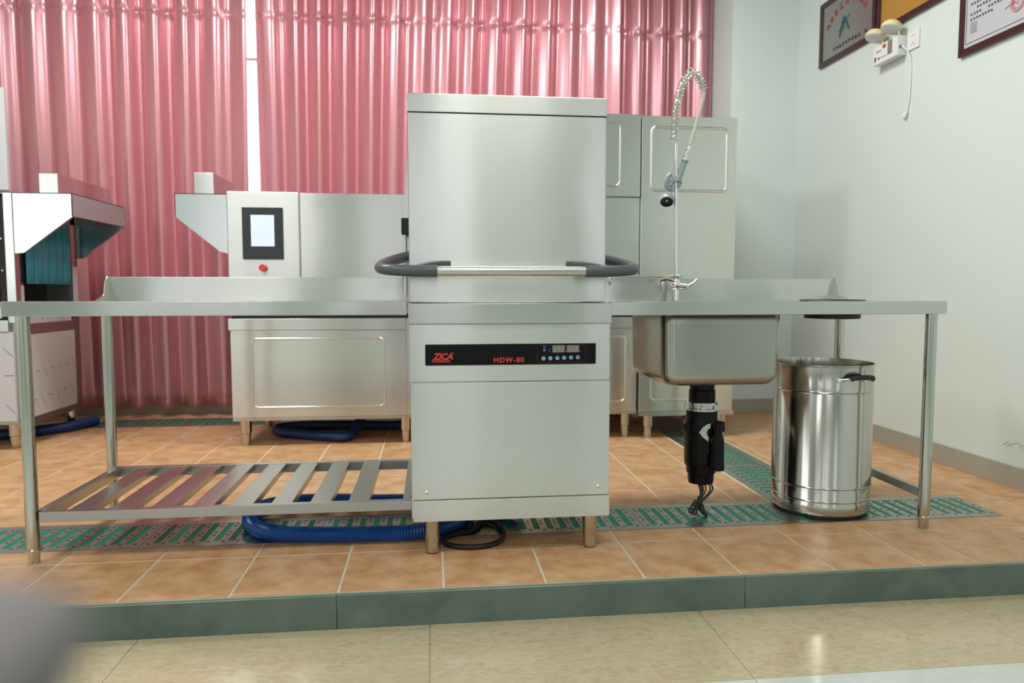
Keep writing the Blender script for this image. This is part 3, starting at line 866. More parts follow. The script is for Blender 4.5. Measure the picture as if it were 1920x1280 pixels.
b.lathe([(0.027, -0.014), (0.0255, -0.006), (0, -0.006)], (1.318, FY, 1.326), 28, 1, Mh)
b.lathe([(0, -0.0070), (0.0035, -0.0070), (0.0035, -0.005)], (1.318, FY, 1.326), 12, 2, Mh)
b.build('spray_head', ['spray_grey', 'matte_black', 'brass'], gun)

# ------------------------------------------------------------------ waste disposer
t = thing('waste_disposer', 'black waste disposer unit hanging below the steel sink bowl', 'waste disposer', (1.392, 0.65, 0))
c = (1.392, 0.65, 0)
b = MB(); b.lathe([(0, 0.565), (0.062, 0.565), (0.062, 0.545), (0.052, 0.540), (0.050, 0.52), (0.054, 0.515), (0.054, 0.47), (0.050, 0.466)], c, 40); b.build('neck', 'black_plastic', t)
b = MB(); b.lathe([(0.05, 0.470), (0.066, 0.470), (0.069, 0.466), (0.069, 0.459), (0.063, 0.457), (0.063, 0.445), (0.070, 0.443), (0.070, 0.434), (0.05, 0.433)], c, 40)
for a in (0.3, 1.9, 3.3, 4.4, 5.3):
    x, y = c[0] + 0.070 * math.cos(a), c[1] + 0.070 * math.sin(a)
    b.box(x - 0.010, x + 0.010, y - 0.006, y + 0.006, 0.438, 0.463, 0.002)
b.build('clamp_ring', 'satin_steel', t)
b = MB(); b.lathe([(0.0, 0.434), (0.064, 0.434), (0.065, 0.395), (0.073, 0.385), (0.0755, 0.372), (0.0755, 0.350), (0.071, 0.345), (0.0695, 0.335), (0.0695, 0.225), (0.068, 0.205), (0.062, 0.198), (0.060, 0.186), (0.060, 0.172), (0.054, 0.168), (0.053, 0.14), (0.051, 0.128), (0, 0.126)], c, 48)
b.box(c[0] + 0.060, c[0] + 0.082, c[1] - 0.05, c[1] - 0.01, 0.345, 0.39, 0.006)
b.box(c[0] - 0.085, c[0] - 0.060, c[1] - 0.04, c[1], 0.345, 0.385, 0.006)
b.build('motor_housing', 'black_plastic', t)
b = MB()
pl = [(1.352, 0.352), (1.366, 0.372), (1.385, 0.386), (1.409, 0.390), (1.409, 0.308), (1.390, 0.314), (1.368, 0.332)]
b.prism(pl, 'y', 0.571, 0.578, bev=0.002); b.build('outlet_plate', 'satin_steel', t)
b = MB()
b.tube([(1.403, 0.585, 0.350), (1.405, 0.568, 0.350)], 0.020, 20)
b.lathe([(0.017, 0.395), (0.018, 0.390), (0.018, 0.350), (0.025, 0.325), (0.0265, 0.30), (0.0265, 0.235), (0.028, 0.228), (0.028, 0.203), (0.023, 0.200), (0.0, 0.2)], (1.424, 0.555, 0), 24)
b.build('outlet_elbow', 'black_plastic', t)
b = MB(); b.box(1.389, 1.398, 0.578, 0.585, 0.26, 0.33, 0.003); b.build('rib', 'matte_black', t)
b = MB()
rnd = random.Random(5)
b.tube(smoothpath([(1.375, 0.62, 0.13), (1.378, 0.60, 0.10), (1.374, 0.60, 0.05), (1.380, 0.60, 0.02), (1.390, 0.59, 0.010), (1.40, 0.585, 0.008)], 6), 0.0075, 10)
for k, (dx, x1, z1) in enumerate(((0.0, 1.335, 0.035), (0.018, 1.328, 0.022), (0.028, 1.340, 0.015), (-0.01, 1.345, 0.05))):
    xa = 1.385 + dx
    b.tube(smoothpath([(xa + 0.01, 0.61, 0.13), (xa + 0.008, 0.595, 0.105), (1.362 + dx * 0.4, 0.588 - 0.004 * k, 0.065), (x1, 0.586, z1 + 0.02), (x1 - 0.006, 0.586, z1), (x1 + 0.012, 0.590, z1 - 0.004), (1.362, 0.592, z1 + 0.03), (1.376, 0.596, 0.085)], 6), 0.0034, 8)
b.tube([(1.378, 0.596, 0.05), (1.376, 0.594, 0.03), (1.384, 0.590, 0.014)], [0.008, 0.013, 0.009], 10)
b.build('wiring', 'black_rubber', t)

# ------------------------------------------------------------------ steel bin
BC = (1.925, 0.660)
BIN_Z = 0.0018
t = thing('steel_bin', 'round brushed steel waste bin with black side handle under the sink table', 'bin', (BC[0], BC[1], 0))
rb = 0.196
b = MB()
def bead(z): return [(rb, z - 0.008), (rb - 0.003, z - 0.004), (rb - 0.003, z), (rb + 0.0025, z + 0.004), (rb, z + 0.008)]
prof = [(0, 0.016), (rb - 0.010, 0.012), (rb - 0.002, 0.016), (rb, 0.024)] + bead(0.068) + bead(0.122) + bead(0.512) + [(rb, 0.60), (rb + 0.001, 0.618), (rb + 0.005, 0.621), (rb + 0.004, 0.625), (rb - 0.002, 0.624), (rb - 0.004, 0.60), (rb - 0.004, 0.03), (0, 0.03)]
b.lathe(prof, (*BC, BIN_Z), 96); b.build('bin_body', 'bin_steel', t)
b = MB(); b.lathe([(0, 0.0), (rb - 0.014, 0.0), (rb - 0.010, 0.006), (rb - 0.012, 0.014), (0, 0.014)], (*BC, BIN_Z), 64); b.build('base_ring', 'black_rubber', t)
b = MB()
def onbin(a, d, z): return (BC[0] + (rb + d) * math.cos(a), BC[1] + (rb + d) * math.sin(a), z)
for a, a2 in ((R(-103), R(-95)), (R(-68), R(-69))):
    b = MB()
    b.tube([onbin(a, -0.001, 0.572), onbin(a, 0.006, 0.572)], 0.011, 14); b.tube([onbin(a, 0.004, 0.572), onbin(a, 0.022, 0.574)], 0.006, 10)
    b.tube([onbin(a, 0.02, 0.574), onbin(a2, 0.026, 0.578)], 0.005, 10)
    hb = b.build('handle_bracket', 'chrome', t)
b = MB(); b.tube(smoothpath([onbin(R(-93), 0.026, 0.577), onbin(R(-88), 0.036, 0.584), onbin(R(-80), 0.042, 0.586), onbin(R(-70), 0.038, 0.583), onbin(R(-64), 0.024, 0.574)], 6), 0.0095, 14); b.build('handle_grip', 'black_rubber', t)
b = MB(); a = R(-68); b.tube([onbin(a, 0.0003, 0.03), onbin(a, 0.0003, 0.606)], 0.0012, 6); b.build('weld_seam', 'sink_steel', t)

# ------------------------------------------------------------------ back row machines
def emboss(b, x0, x1, z0, z1, y, r=0.03, w=0.006):
    b.tube([(x, y + 0.95 * w, z) for x, z in rrect(x0, x1, z0, z1, r, 7)], 1.35 * w, 14, None, True, True)
def machine_foot(x, y, h):
    b = MB()
    b.lathe([(0, h), (0.034, h), (0.034, 0.075), (0.028, 0.070), (0.028, 0.004), (0.026, 0), (0, 0)], (x, y, 0), 24); return b
BY = 2.15
t = thing('conveyor_dishwasher', 'long steel conveyor dishwasher with touch screen, behind the tables', 'dishwasher', (0.3, 2.5, 0))
b = MB(); b.box(-0.893, 1.552, BY + 0.012, 2.88, 0.17, 0.755, 0.003); b.build('lower_body', 'brushed_steel', t)
def lower_door(x0, x1, z0, z1, ex0, ex1, ez0, ez1, y, parent=t, nm='lower_door', mat='brushed_steel'):
    b = MB(); b.box(x0, x1, y, y + 0.02, z0, z1, 0.003); emboss(b, ex0, ex1, ez0, ez1, y - 0.001); return b.build(nm, mat, parent)
lower_door(-0.893, 0.125, 0.175, 0.690, -0.772, -0.005, 0.234, 0.642, BY)
lower_door(0.135, 1.115, 0.175, 0.690, 0.25, 1.0, 0.234, 0.642, BY)
lower_door(1.125, 1.548, 0.172, 0.690, 1.20, 1.476, 0.236, 0.642, BY)
b = MB(); b.box(-0.902, 0.123, BY - 0.008, BY + 0.02, 0.694, 0.762, 0.003); b.build('apron', 'brushed_steel', t); b = MB(); b.box(0.127, 1.552, BY - 0.008, BY + 0.02, 0.694, 0.762, 0.003); b.build('apron', 'brushed_steel', t)
b = MB(); b.box(-0.893, 0.126, BY + 0.004, BY + 0.03, 0.155, 0.172, 0.002); b.build('bottom_rail', 'satin_steel', t); b = MB(); b.box(0.13, 1.55, BY + 0.004, BY + 0.03, 0.155, 0.172, 0.002)
b.build('bottom_rail', 'satin_steel', t)
b = MB(); b.box(-0.885, 1.55, BY + 0.02, 2.88, 0.752, 0.80); b.build('door_gap', 'matte_black', t)
b = MB(); b.box(-0.885, 1.55, BY + 0.03, 2.88, 0.80, 1.49, 0.003); b.build('wash_chamber', 'brushed_steel', t)
b = MB(); b.box(-0.892, -0.487, BY, BY + 0.03, 0.79, 1.4985, 0.004); cb = b.build('control_box', 'brushed_steel', t)
b = MB(); b.prism(rrect(-0.808, -0.578, 1.107, 1.406, 0.004), 'y', BY - 0.008, BY + 0.001); sb = b.build('touch_panel', 'screen_bezel', cb)
b = MB(); b.box(-0.759, -0.627, BY - 0.0092, BY - 0.007, 1.182, 1.363, 0.0008); k_ = b.build('screen', 'screen_glow', cb); k_['label'] = 'pale glowing screen'
b = MB(); b.lathe([(0, 0.030), (0.018, 0.030), (0.0205, 0.027), (0.0205, 0.018), (0.013, 0.015), (0.013, -0.002)], (-0.695, BY, 1.058), 24, mat=Matrix.Rotation(PI / 2, 4, 'X')); k_ = b.build('emergency_button', 'red_plastic', cb); k_['label'] = 'red mushroom stop button'
for x0, x1 in ((-0.480, 0.53), (0.54, 1.555)):
    b = MB(); b.box(x0, x1, BY, BY + 0.03, 0.79, 1.4945, 0.004); b.build('lift_door', 'brushed_steel', t)
# canopy over the left end
def canopy(xw, xo, sgn, parent, y0=BY, y1=2.90, mat='satin_steel', name='canopy'):
    b = MB()
    poly = [(xw, 1.482), (xo, 1.482), (xo, 1.350), (xw - sgn * 0.045 * -1, 1.152), (xw, 1.140)]
    for ya in (y0, y1 - 0.004): b.prism(poly, 'y', ya, ya + 0.004)
    b.box(min(xw, xo), max(xw, xo), y0, y1, 1.478, 1.482)
    b.box(xo - 0.004, xo, y0, y1, 1.35, 1.482) if sgn > 0 else b.box(xo, xo + 0.004, y0, y1, 1.35, 1.482)
    return b
b = canopy(-0.893, -1.180, -1, t); b.build('end_canopy', 'polished_sheet', t)
b = MB(); b.box(-1.100, -0.990, 2.25, 2.86, 1.482, 1.617, 0.003); b.build('exhaust_duct', 'brushed_steel', t)
f = machine_foot(-0.836, 2.22, 0.16).build('foot', 'tube_steel', t)
for dx, dy in ((0, 0.62), (0.95, 0), (0.95, 0.62), (2.328, 0), (2.328, 0.62)): dup(f, t, dx, dy)

t = thing('dryer_cabinet', 'tall steel cabinet with embossed panels, before the white pier', 'cabinet', (1.85, 2.5, 0))
TY = 2.12
b = MB(); b.box(1.556, 2.160, TY + 0.012, 2.85, 0.165, 1.982, 0.003); b.build('cabinet_body', 'brushed_steel', t)
b = MB(); b.box(1.556, 2.156, TY, TY + 0.02, 0.80, 1.982, 0.003); emboss(b, 1.617, 2.094, 1.535, 1.915, TY - 0.001, 0.03, 0.008); b.build('upper_door', 'brushed_steel', t)
lower_door(1.556, 2.160, 0.172, 0.79, 1.631, 2.04, 0.244, 0.72, TY, t)
b = MB(); b.box(1.556, 2.172, TY + 0.004, TY + 0.03, 0.143, 0.170, 0.002); b.build('bottom_rail', 'satin_steel', t)
f = machine_foot(2.107, 2.17, 0.145).build('foot', 'tube_steel', t)
for dx, dy in ((-0.48, 0.0), (-0.48, 0.62), (0, 0.62)): dup(f, t, dx, dy)
t = thing('rinse_hood', 'raised steel box with embossed panel on the conveyor dishwasher, beside the tall cabinet', 'hood', (1.2, 2.5, 1.4945))
b = MB(); b.box(0.95, 1.553, TY + 0.03, 2.84, 1.4945, 1.991, 0.003); b.build('hood_box', 'brushed_steel', t)
b = MB(); b.box(0.95, 1.5525, TY + 0.015, TY + 0.032, 1.4965, 1.9915, 0.003); emboss(b, 1.05, 1.425, 1.56, 1.935, TY + 0.014, 0.03, 0.006); b.build('embossed_panel', 'brushed_steel', t)

# left machine, seen at its open end
LY = 2.2
t = thing('open_conveyor_machine', 'unfinished steel conveyor machine with blue strip curtain, cut by the left edge', 'dishwasher', (-2.6, 2.55, 0))
XE = -2.10
b = MB()
b.box(-3.3, XE, LY + 0.02, 2.97, 0.172, 0.74, 0.003); b.build('lower_body', 'shelf_steel', t)
b = MB()
b.box(-2.125, XE, LY + 0.05, LY + 0.115, 0.74, 1.48); b.box(-2.125, XE, 2.90, 2.97, 0.74, 1.48); b.box(-2.125, XE, LY + 0.05, 2.97, 1.36, 1.48)
b.box(-3.3, XE, LY + 0.05, 2.97, 1.478, 1.49); b.box(-3.3, XE, 2.955, 2.97, 0.74, 1.48)
b.build('tunnel_frame', 'shelf_steel', t)
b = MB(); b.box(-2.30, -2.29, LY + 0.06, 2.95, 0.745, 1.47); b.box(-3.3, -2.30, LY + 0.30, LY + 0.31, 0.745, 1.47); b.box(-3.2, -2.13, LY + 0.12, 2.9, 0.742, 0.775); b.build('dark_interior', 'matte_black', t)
b = MB(); b.box(-2.128, -2.078, LY, LY + 0.05, 0.74, 1.48, 0.003); post = b.build('corner_post', 'satin_steel', t)
b = MB(); b.box(-2.165, -2.129, LY + 0.005, LY + 0.04, 0.76, 1.46, 0.003)
for z in (0.86, 1.04, 1.22): b.lathe([(0, 0.004), (0.005, 0.003), (0.006, 0)], (-2.147, LY + 0.004, z), 10, 1, Matrix.Rotation(PI / 2, 4, 'X'))
b.build('door_track', ['matte_black', 'chrome'], t)
b = MB(); b.box(-3.2, -2.14, LY + 0.03, LY + 0.06, 1.26, 1.30, 0.002); b.build('cross_rail', 'satin_steel', t); b = MB(); b.box(-3.2, -2.14, LY + 0.05, LY + 0.09, 0.765, 0.83, 0.002); b.build('cross_rail', 'satin_steel', t); b = MB(); b.box(-3.2, -2.15, LY + 0.2, LY + 0.23, 1.0, 1.15, 0.002); b.build('cross_rail', 'satin_steel', t)
b = MB(); b.box(-3.2, -2.088, LY - 0.012, LY + 0.018, 1.49, 2.058, 0.006); b.build('raised_door', 'film_white', t)
b = MB()
for k in range(6):
    y0 = 2.318 + 0.0865 * k
    b.grid(lambda u, v, y0=y0, k=k: (-2.080 + 0.002 * (k % 2) + 0.003 * math.sin(u * PI), y0 + 0.089 * u, 0.966 + 0.41 * v), 6, 2)
o = b.build('strip_curtain', 'blue_strip', t); sm = o.modifiers.new('sheet', 'SOLIDIFY'); sm.thickness = 0.002
b = MB()
poly = [(-2.074, 1.480), (-1.757, 1.480), (-1.757, 1.349), (-2.027, 1.141), (-2.074, 1.138)]
for ya in (LY, 2.916): b.prism(poly, 'y', ya, ya + 0.004)
b.box(-2.074, -1.757, LY, 2.92, 1.476, 1.480); b.box(-1.761, -1.757, LY, 2.92, 1.350, 1.480, 0, 1)
for ya in (LY + 0.004, 2.896): b.prism([(-2.030, 1.141), (-2.027, 1.141), (-1.757, 1.349), (-1.757, 1.353)], 'y', ya, ya + 0.02)
for y, z in ((LY + 0.02, 1.45), (LY + 0.05, 1.455), (2.90, 1.375), (2.87, 1.38)): b.tube([(-1.758, y, z), (-1.754, y, z)], 0.004, 8)
b.build('end_canopy', ['polished_sheet', 'film_lilac'], t)
b = MB(); b.box(-1.940, -1.838, 2.22, 2.90, 1.482, 1.594, 0.003); b.build('exhaust_duct', 'brushed_steel', t)
# film covered sheets with printed marks
def film_marks(b, x, pts):
    for y, z, s in pts:
        b.tube([(x, y, z), (x, y + 0.045 * s, z)], 0.0018, 4, 1); b.tube([(x, y, z), (x, y + 0.012, z + 0.006)], 0.0018, 4, 1)
        for q in range(4): b.tube([(x, y + 0.085 * s + 0.012 * q, z + 0.03 - 0.018 * q), (x, y + 0.092 * s + 0.012 * q, z + 0.012 - 0.018 * q)], 0.0012, 4, 1)
b = MB(); b.box(XE, XE + 0.003, 2.315, 2.895, 0.155, 0.665); film_marks(b, XE + 0.0033, [(2.40, 0.44, 1), (2.58, 0.445, 1), (2.76, 0.45, 1), (2.36, 0.27, 1), (2.54, 0.28, 1), (2.72, 0.29, 1)])
b.build('end_sheet', ['film_white', 'film_blue'], t)
b = MB(); b.box(XE, XE + 0.003, 2.315, 2.86, 0.73, 0.80); film_marks(b, XE + 0.0033, [(2.5, 0.755, 0.5), (2.68, 0.757, 0.5)]); b.build('tray_sheet', ['film_white', 'film_blue'], t)
b = MB(); b.box(XE + 0.001, XE + 0.004, 2.26, 2.316, 0.80, 0.955); b.build('post_sheet', ['film_white', 'film_blue'], t); b = MB(); b.box(XE + 0.001, XE + 0.004, 2.905, 2.965, 0.80, 1.085); b.build('post_sheet', ['film_white', 'film_blue'], t)
b = MB(); b.box(-3.25, -2.106, LY - 0.004, LY + 0.02, 0.172, 0.688, 0.003)
for z in (0.60, 0.44, 0.27):
    for x in (-2.16, -2.34, -2.52): b.tube([(x, LY - 0.0045, z), (x + 0.05, LY - 0.0045, z + (0.0 if z == 0.44 else -0.05))], 0.0018, 4, 1)
b.build('lower_door', ['film_white', 'film_blue'], t)
b = MB(); b.box(-3.25, -2.125, LY - 0.008, LY + 0.02, 0.69, 0.757, 0.003); b.build('apron', 'satin_steel', t)
b = MB(); b.box(-3.25, -2.095, LY, LY + 0.03, 0.152, 0.172, 0.002); b.box(-2.125, -2.095, LY + 0.03, 2.97, 0.130, 0.172, 0.002); b.build('bottom_rail', 'shelf_steel', t)
f = machine_foot(-2.172, 2.295, 0.15).build('foot', 'tube_steel', t)
dup(f, t, 0.022, 0.615)

# ------------------------------------------------------------------ hoses and cable
def ribbed(pts, r, per=0.0095, amp=0.0022, n=10):
    P, L = resample(smoothpath(pts, 12), max(20, int(sum((Vector(c) - Vector(a)).length for a, c in zip(pts, pts[1:])) / (per / 4))))
    rr = [r + amp * math.cos(2 * PI * i / 4) for i in range(len(P))]
    b = MB(); b.tube(P, rr, 18); return b
ribbed([(0.62, 0.62, 0.036), (0.48, 0.74, 0.034), (0.25, 0.82, 0.0345), (0.02, 0.845, 0.0335), (-0.154, 0.875, 0.0335), (-0.287, 0.878, 0.0335), (-0.40, 0.83, 0.0335), (-0.44, 0.70, 0.0335), (-0.40, 0.56, 0.0335), (-0.30, 0.472, 0.0335), (-0.15, 0.440, 0.0335), (0.05, 0.427, 0.0335), (0.20, 0.428, 0.0335), (0.305, 0.47, 0.0335), (0.38, 0.55, 0.0345), (0.42, 0.66, 0.05), (0.43, 0.75, 0.128)], 0.0285, per=0.0105).build('drain_hose', 'blue_hose')
o = bpy.data.objects['drain_hose']; tag(o, 'bright blue ribbed drain hose looping from under the standing dishwasher', 'hose')
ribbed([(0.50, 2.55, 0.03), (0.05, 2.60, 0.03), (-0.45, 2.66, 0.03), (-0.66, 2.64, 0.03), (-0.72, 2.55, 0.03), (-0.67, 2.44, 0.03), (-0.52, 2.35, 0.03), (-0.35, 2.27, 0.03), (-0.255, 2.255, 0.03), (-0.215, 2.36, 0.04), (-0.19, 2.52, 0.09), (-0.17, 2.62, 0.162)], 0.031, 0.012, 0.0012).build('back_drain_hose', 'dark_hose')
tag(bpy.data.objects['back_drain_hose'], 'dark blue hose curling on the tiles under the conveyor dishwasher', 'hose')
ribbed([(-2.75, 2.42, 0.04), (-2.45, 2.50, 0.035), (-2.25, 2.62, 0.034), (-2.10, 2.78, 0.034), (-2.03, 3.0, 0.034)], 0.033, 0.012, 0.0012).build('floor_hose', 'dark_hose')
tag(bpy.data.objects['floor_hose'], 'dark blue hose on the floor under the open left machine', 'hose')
b = MB(); b.tube(smoothpath([(0.43, 0.72, 0.135), (0.45, 0.69, 0.07), (0.47, 0.60, 0.02), (0.43, 0.50, 0.010), (0.36, 0.455, 0.010), (0.312, 0.40, 0.010), (0.345, 0.335, 0.010), (0.426, 0.312, 0.010), (0.506, 0.345, 0.010), (0.545, 0.435, 0.010), (0.525, 0.545, 0.012), (0.475, 0.60, 0.022), (0.46, 0.62, 0.03), (0.52, 0.64, 0.018), (0.57, 0.70, 0.012), (0.56, 0.80, 0.010)], 8), 0.0095, 12)
tag(b.build('power_cable', 'black_rubber'), 'thick black power cable coiled on the floor under the standing dishwasher', 'cable')

# ------------------------------------------------------------------ things on the right wall
WX = XR
def frame(name, label, cat, ya, yb, z0, z1, face, fw=0.034, grp=None):
    t = thing(name, label, cat, (WX, (ya + yb) / 2, z0), grp)
    b = MB()
    d = 0.022
    b.box(WX - d, WX, ya, yb, z0, z0 + fw, 0.003); b.box(WX - d, WX, ya, yb, z1 - fw, z1, 0.003)
    b.box(WX - d, WX, ya, ya + fw, z0 + fw, z1 - fw, 0.003); b.box(WX - d, WX, yb - fw, yb, z0 + fw, z1 - fw, 0.003)
    b.build('frame', 'frame_maroon', t)
    b = MB(); b.box(WX - 0.014, WX - 0.002, ya + fw - 0.004, yb - fw + 0.004, z0 + fw - 0.004, z1 - fw + 0.004); b.build('face', face, t)
    return t
rg = random.Random(12)
def glyph(b, x, y, z, s, k=0.0022, rot=0.0):
    # small block of brush strokes, as unreadable as in the photograph; reads along -y
    ca, sa = math.cos(rot), math.sin(rot)
    def q(u, v): return (x, y - (u * ca - v * sa) * s, z + (u * sa + v * ca) * s)
    st = []
    for v in rg.sample([-0.42, -0.2, 0.02, 0.22, 0.42], 3): st.append(((-0.42, v), (0.42, v + rg.uniform(-0.05, 0.05))))
    st.append(((rg.uniform(-0.2, 0.2), -0.48), (rg.uniform(-0.1, 0.1), 0.48)))
    st.append(((-0.38, -0.4), (-0.36, 0.35))) if rg.random() < 0.5 else st.append(((0.05, 0.0), (0.4, -0.45)))
    for p, r_ in st: b.tube([q(*p), q(*r_)], k, 4)
t = frame('silver_plaque', 'silver plaque in maroon frame with red arched lettering and blue emblem, leftmost on wall', 'plaque', 2.036, 2.680, 2.466, 2.895, 'plaque_silver')
X = WX - 0.0155
b = MB()
for k in range(9):
    a = R(158 - 17 * k)
    yy = 2.36 - 0.225 * math.cos(a); zz = 2.655 + 0.150 * math.sin(a)
    glyph(b, X, yy, zz, 0.040, 0.0024, a - PI / 2)
b.build('red_lettering', 'ink_red', t)
b = MB()
for p, q, r0, r1 in (((2.440, 2.600), (2.385, 2.715), 0.004, 0.008), ((2.385, 2.715), (2.330, 2.622), 0.008, 0.005)):
    b.tube([(X, p[0], p[1]), (X, q[0], q[1])], [r0, r1], 6, 0)
b.tube([(X, 2.45, 2.640), (X, 2.415, 2.662), (X, 2.37, 2.685), (X, 2.325, 2.715)], [0.001, 0.003, 0.001, 0.002], 6, 0)
b.tube([(X, 2.40, 2.632), (X, 2.392, 2.652), (X, 2.386, 2.664)], [0.005, 0.005, 0.002], 6, 1)
b.build('emblem', ['logo_blue', 'logo_green'], t)
b = MB()
for k in range(11):
    if k == 9: continue
    glyph(b, X, 2.50 - 0.036 * k, 2.545, 0.024, 0.0021)
b.build('dark_lettering', 'ink_black', t)
t = frame('gold_plaque', 'gold plaque in dark maroon frame, between the silver plaque and the certificate', 'plaque', 1.40, 2.022, 2.466, 2.895, 'plaque_gold')
b = MB(); glyph(b, X, 1.90, 2.70, 0.05, 0.003); glyph(b, X, 1.70, 2.70, 0.05, 0.003); b.build('red_lettering', 'ink_red', t)
t = frame('certificate', 'framed white certificate with printed lines and round red seal, at the right edge', 'certificate', 0.72, 1.314, 2.115, 2.60, 'certificate_paper')
X = WX - 0.0150
b = MB()
y0 = 1.235
for z, off, n, gap in ((2.358, 0.0, 22, ()), (2.332, 0.04, 20, ()), (2.306, 0.0, 16, (4, 5)), (2.280, 0.0, 8, ())):
    for k in range(n):
        if k in gap: continue
        glyph(b, X, y0 - off - 0.0190 * k, z, 0.0125, 0.0012)
b.build('printed_text', 'ink_black', t)
b = MB()
for k in range(5): b.box(X - 0.0005, X + 0.0005, 1.195, 1.240, 2.214 + 0.011 * k, 2.2165 + 0.011 * k)
b.box(X - 0.0005, X + 0.0005, 0.90, 1.27, 2.168, 2.1705); b.box(X - 0.0005, X + 0.0005, 1.2675, 1.27, 2.168, 2.56)
b.build('small_print', 'ink_black', t)
b = MB()
pts = [(X, 0.945 + 0.038 * math.cos(a), 2.255 + 0.038 * math.sin(a)) for a in [2 * PI * k / 32 for k in range(32)]]
b.tube(pts, 0.004, 6, None, True, True)
for k in range(11): glyph(b, X, 0.945 + 0.027 * math.cos(2 * PI * k / 11), 2.255 + 0.027 * math.sin(2 * PI * k / 11), 0.012, 0.0012, 2 * PI * k / 11)
star = [((0.011 if k % 2 == 0 else 0.0045) * math.cos(PI / 2 + k * PI / 5), (0.011 if k % 2 == 0 else 0.0045) * math.sin(PI / 2 + k * PI / 5)) for k in range(10)]
b.prism([(0.945 + p[0], 2.255 + p[1]) for p in star], 'x', X - 0.0008, X)
b.build('seal', 'seal_red', t)
b = MB(); b.tube([(X, 1.02, 2.250), (X, 0.985, 2.262), (X, 0.95, 2.258)], 0.0016, 5); b.build('signature', 'ink_black', t)

t = thing('emergency_light', 'white twin head emergency light box mounted below the plaques', 'emergency light', (WX, 1.87, 2.27))
EY0, EY1 = 1.755, 1.985
XF = WX - 0.060
b = MB(); b.box(XF, WX, EY0, EY1, 2.272, 2.384, 0.006); hs = b.build('housing', 'white_plastic', t)
b = MB(); b.box(XF - 0.001, XF + 0.001, 1.800, 1.842, 2.298, 2.378); b.build('charge_label', 'grey_label', hs)
b = MB(); b.box(XF - 0.001, XF + 0.001, 1.862, 1.890, 2.350, 2.372); b.build('red_mark', 'ink_red', hs)
b = MB()
b.box(XF - 0.001, XF + 0.001, 1.900, 1.955, 2.342, 2.347)
b.box(XF - 0.001, XF + 0.001, 1.950, 1.966, 2.292, 2.318); b.box(XF - 0.001, XF + 0.001, 1.915, 1.932, 2.296, 2.308)
for k in range(3): b.box(XF - 0.001, XF + 0.001, 1.855 + 0.018 * k, 1.866 + 0.018 * k, 2.298, 2.304)
b.build('small_print', 'ink_black', hs)
lh = None
for y in (1.945, 1.795):
    if lh is None:
        b = MB()
        Ml = Vector((0, 0, -1)).rotation_difference(Vector((-0.34, -0.06, -0.94))).to_matrix().to_4x4()
        cc = (WX - 0.072, y, 2.437)
        b.lathe([(0, 0.038), (0.03, 0.034), (0.048, 0.023), (0.058, 0.006), (0.058, -0.008)], cc, 32, 0, Ml)
        b.lathe([(0.058, -0.006), (0.055, -0.013), (0.045, -0.018), (0.0, -0.022)], cc, 32, 1, Ml)
        b.tube([(WX - 0.042, y - 0.028, 2.380), (WX - 0.044, y - 0.028, 2.402), (WX - 0.055, y - 0.02, 2.425)], 0.006, 10, 2)
        lh = b.build('lamp_head', ['cream_lamp', 'lamp_glass', 'brass'], t)
    else: dup(lh, t, 0, y - 1.945, 0)
b = MB(); b.tube(smoothpath([(WX - 0.035, EY0, 2.317), (WX - 0.034, EY0 - 0.016, 2.314), (WX - 0.018, 1.722, 2.285), (WX - 0.006, 1.706, 2.22), (WX - 0.006, 1.704, 2.10), (WX - 0.006, 1.710, 2.0), (WX - 0.008, 1.726, 1.94)], 6), 0.0042, 8)
b.tube([(WX - 0.038, EY0 + 0.001, 2.318), (WX - 0.038, EY0 - 0.002, 2.318)], 0.009, 12, 1)
cab = b.build('lead', ['white_plastic', 'matte_black'], t)
b = MB(); b.tube([(WX - 0.010, 1.720, 1.945), (WX - 0.013, 1.732, 1.928), (WX - 0.013, 1.740, 1.918)], [0.008, 0.015, 0.014], 12); b.build('plug', 'white_plastic', cab)
t = thing('wall_socket', 'square white wall socket beside the emergency light', 'socket', (WX, 1.69, 2.28))
b = MB(); b.box(WX - 0.010, WX, 1.640, 1.738, 2.285, 2.390, 0.003); b.build('cover_plate', 'white_plastic', t)
b = MB()
for y, z, w, h in ((1.697, 2.360, 0.010, 0.004), (1.680, 2.360, 0.010, 0.004), (1.690, 2.320, 0.004, 0.010), (1.702, 2.310, 0.004, 0.008), (1.678, 2.310, 0.004, 0.008)): b.box(WX - 0.0106, WX - 0.009, y - w / 2, y + w / 2, z - h / 2, z + h / 2)
b.build('socket_slot', 'grey_label', t)

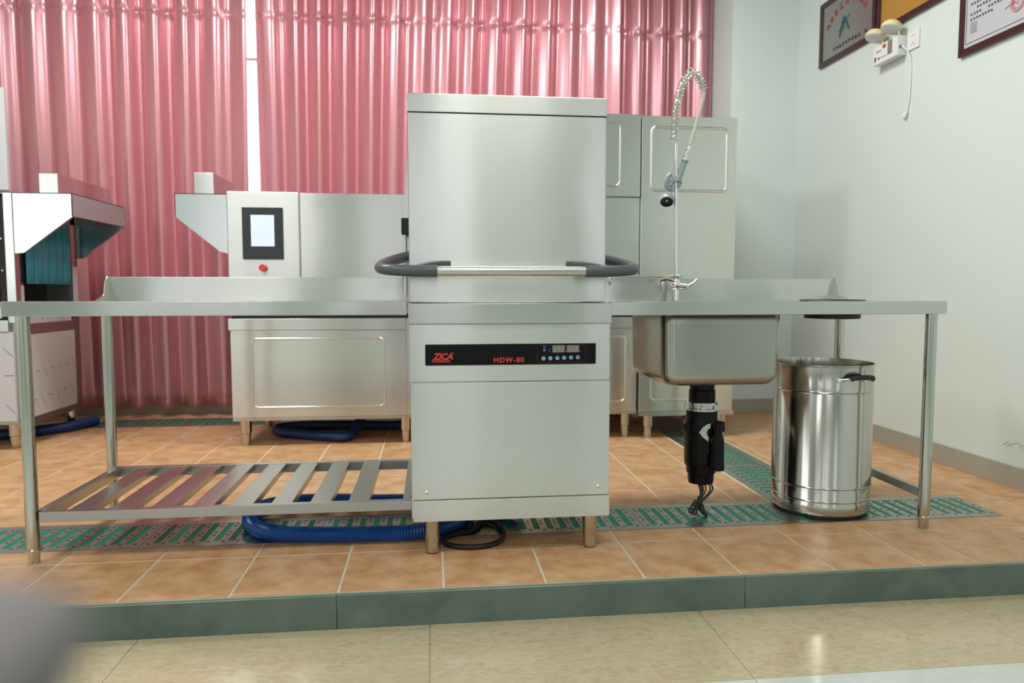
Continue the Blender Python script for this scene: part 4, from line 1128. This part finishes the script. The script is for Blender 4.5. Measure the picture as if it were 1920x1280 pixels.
# ------------------------------------------------------------------ ceiling panels
lp = None
CL = ['ceiling light panel over the left table', 'ceiling light panel over the standing dishwasher', 'ceiling light panel over the left of the lower floor', 'ceiling light panel over the right of the lower floor', 'ceiling light panel by the left front window', 'ceiling light panel by the middle front window']
for i, (cx, cy) in enumerate(CEIL_LAMPS):
    if lp is None:
        lp = thing('ceiling_light', CL[0], 'ceiling light', (cx, cy, CEIL), 'ceiling light panels')
        b = MB(); b.box(cx - 0.62, cx + 0.62, cy - 0.32, cy - 0.29, CEIL - 0.07, CEIL); b.box(cx - 0.62, cx + 0.62, cy + 0.29, cy + 0.32, CEIL - 0.07, CEIL)
        b.box(cx - 0.62, cx - 0.59, cy - 0.29, cy + 0.29, CEIL - 0.07, CEIL); b.box(cx + 0.59, cx + 0.62, cy - 0.29, cy + 0.29, CEIL - 0.07, CEIL)
        b.build('frame', 'frame_white', lp)
        b = MB(); b.box(cx - 0.59, cx + 0.59, cy - 0.29, cy + 0.29, CEIL - 0.06, CEIL - 0.02); b.build('diffuser', 'panel_diffuser', lp)
    else: dup_tree(lp, (cx, cy, CEIL), CL[i])

# ------------------------------------------------------------------ grey chair just beside the camera, its back corner out of focus in the frame
t = thing('grey_chair', 'grey upholstered chair back, out of focus, close up in the lower left corner', 'chair', (0.02, -2.35, LOW))
b = MB()
poly = [(-0.20, 0.50), (0.080, 0.50), (0.135, 0.70), (0.2080, 0.845), (0.2250, 0.866), (0.2315, 0.877), (0.2285, 0.8845), (0.217, 0.8875), (-0.17, 0.8875), (-0.192, 0.878), (-0.20, 0.86)]
b.prism(poly, 'y', -2.150, -2.100, bev=0.004); b.build('backrest', 'chair_grey', t)
b = MB(); b.box(-0.20, 0.19, -2.56, -2.13, 0.30, 0.36, 0.02); b.build('seat', 'chair_grey', t)
for x in (-0.18, 0.065):
    b = MB(); b.tube([(x, -2.135, LOW), (x, -2.128, 0.52)], 0.012, 12); b.build('leg', 'tube_steel', t)
    b = MB(); b.tube([(x, -2.52, LOW), (x, -2.52, 0.305)], 0.012, 12); b.build('leg', 'tube_steel', t)

for o in bpy.data.objects:
    if '_o' in o: del o['_o']
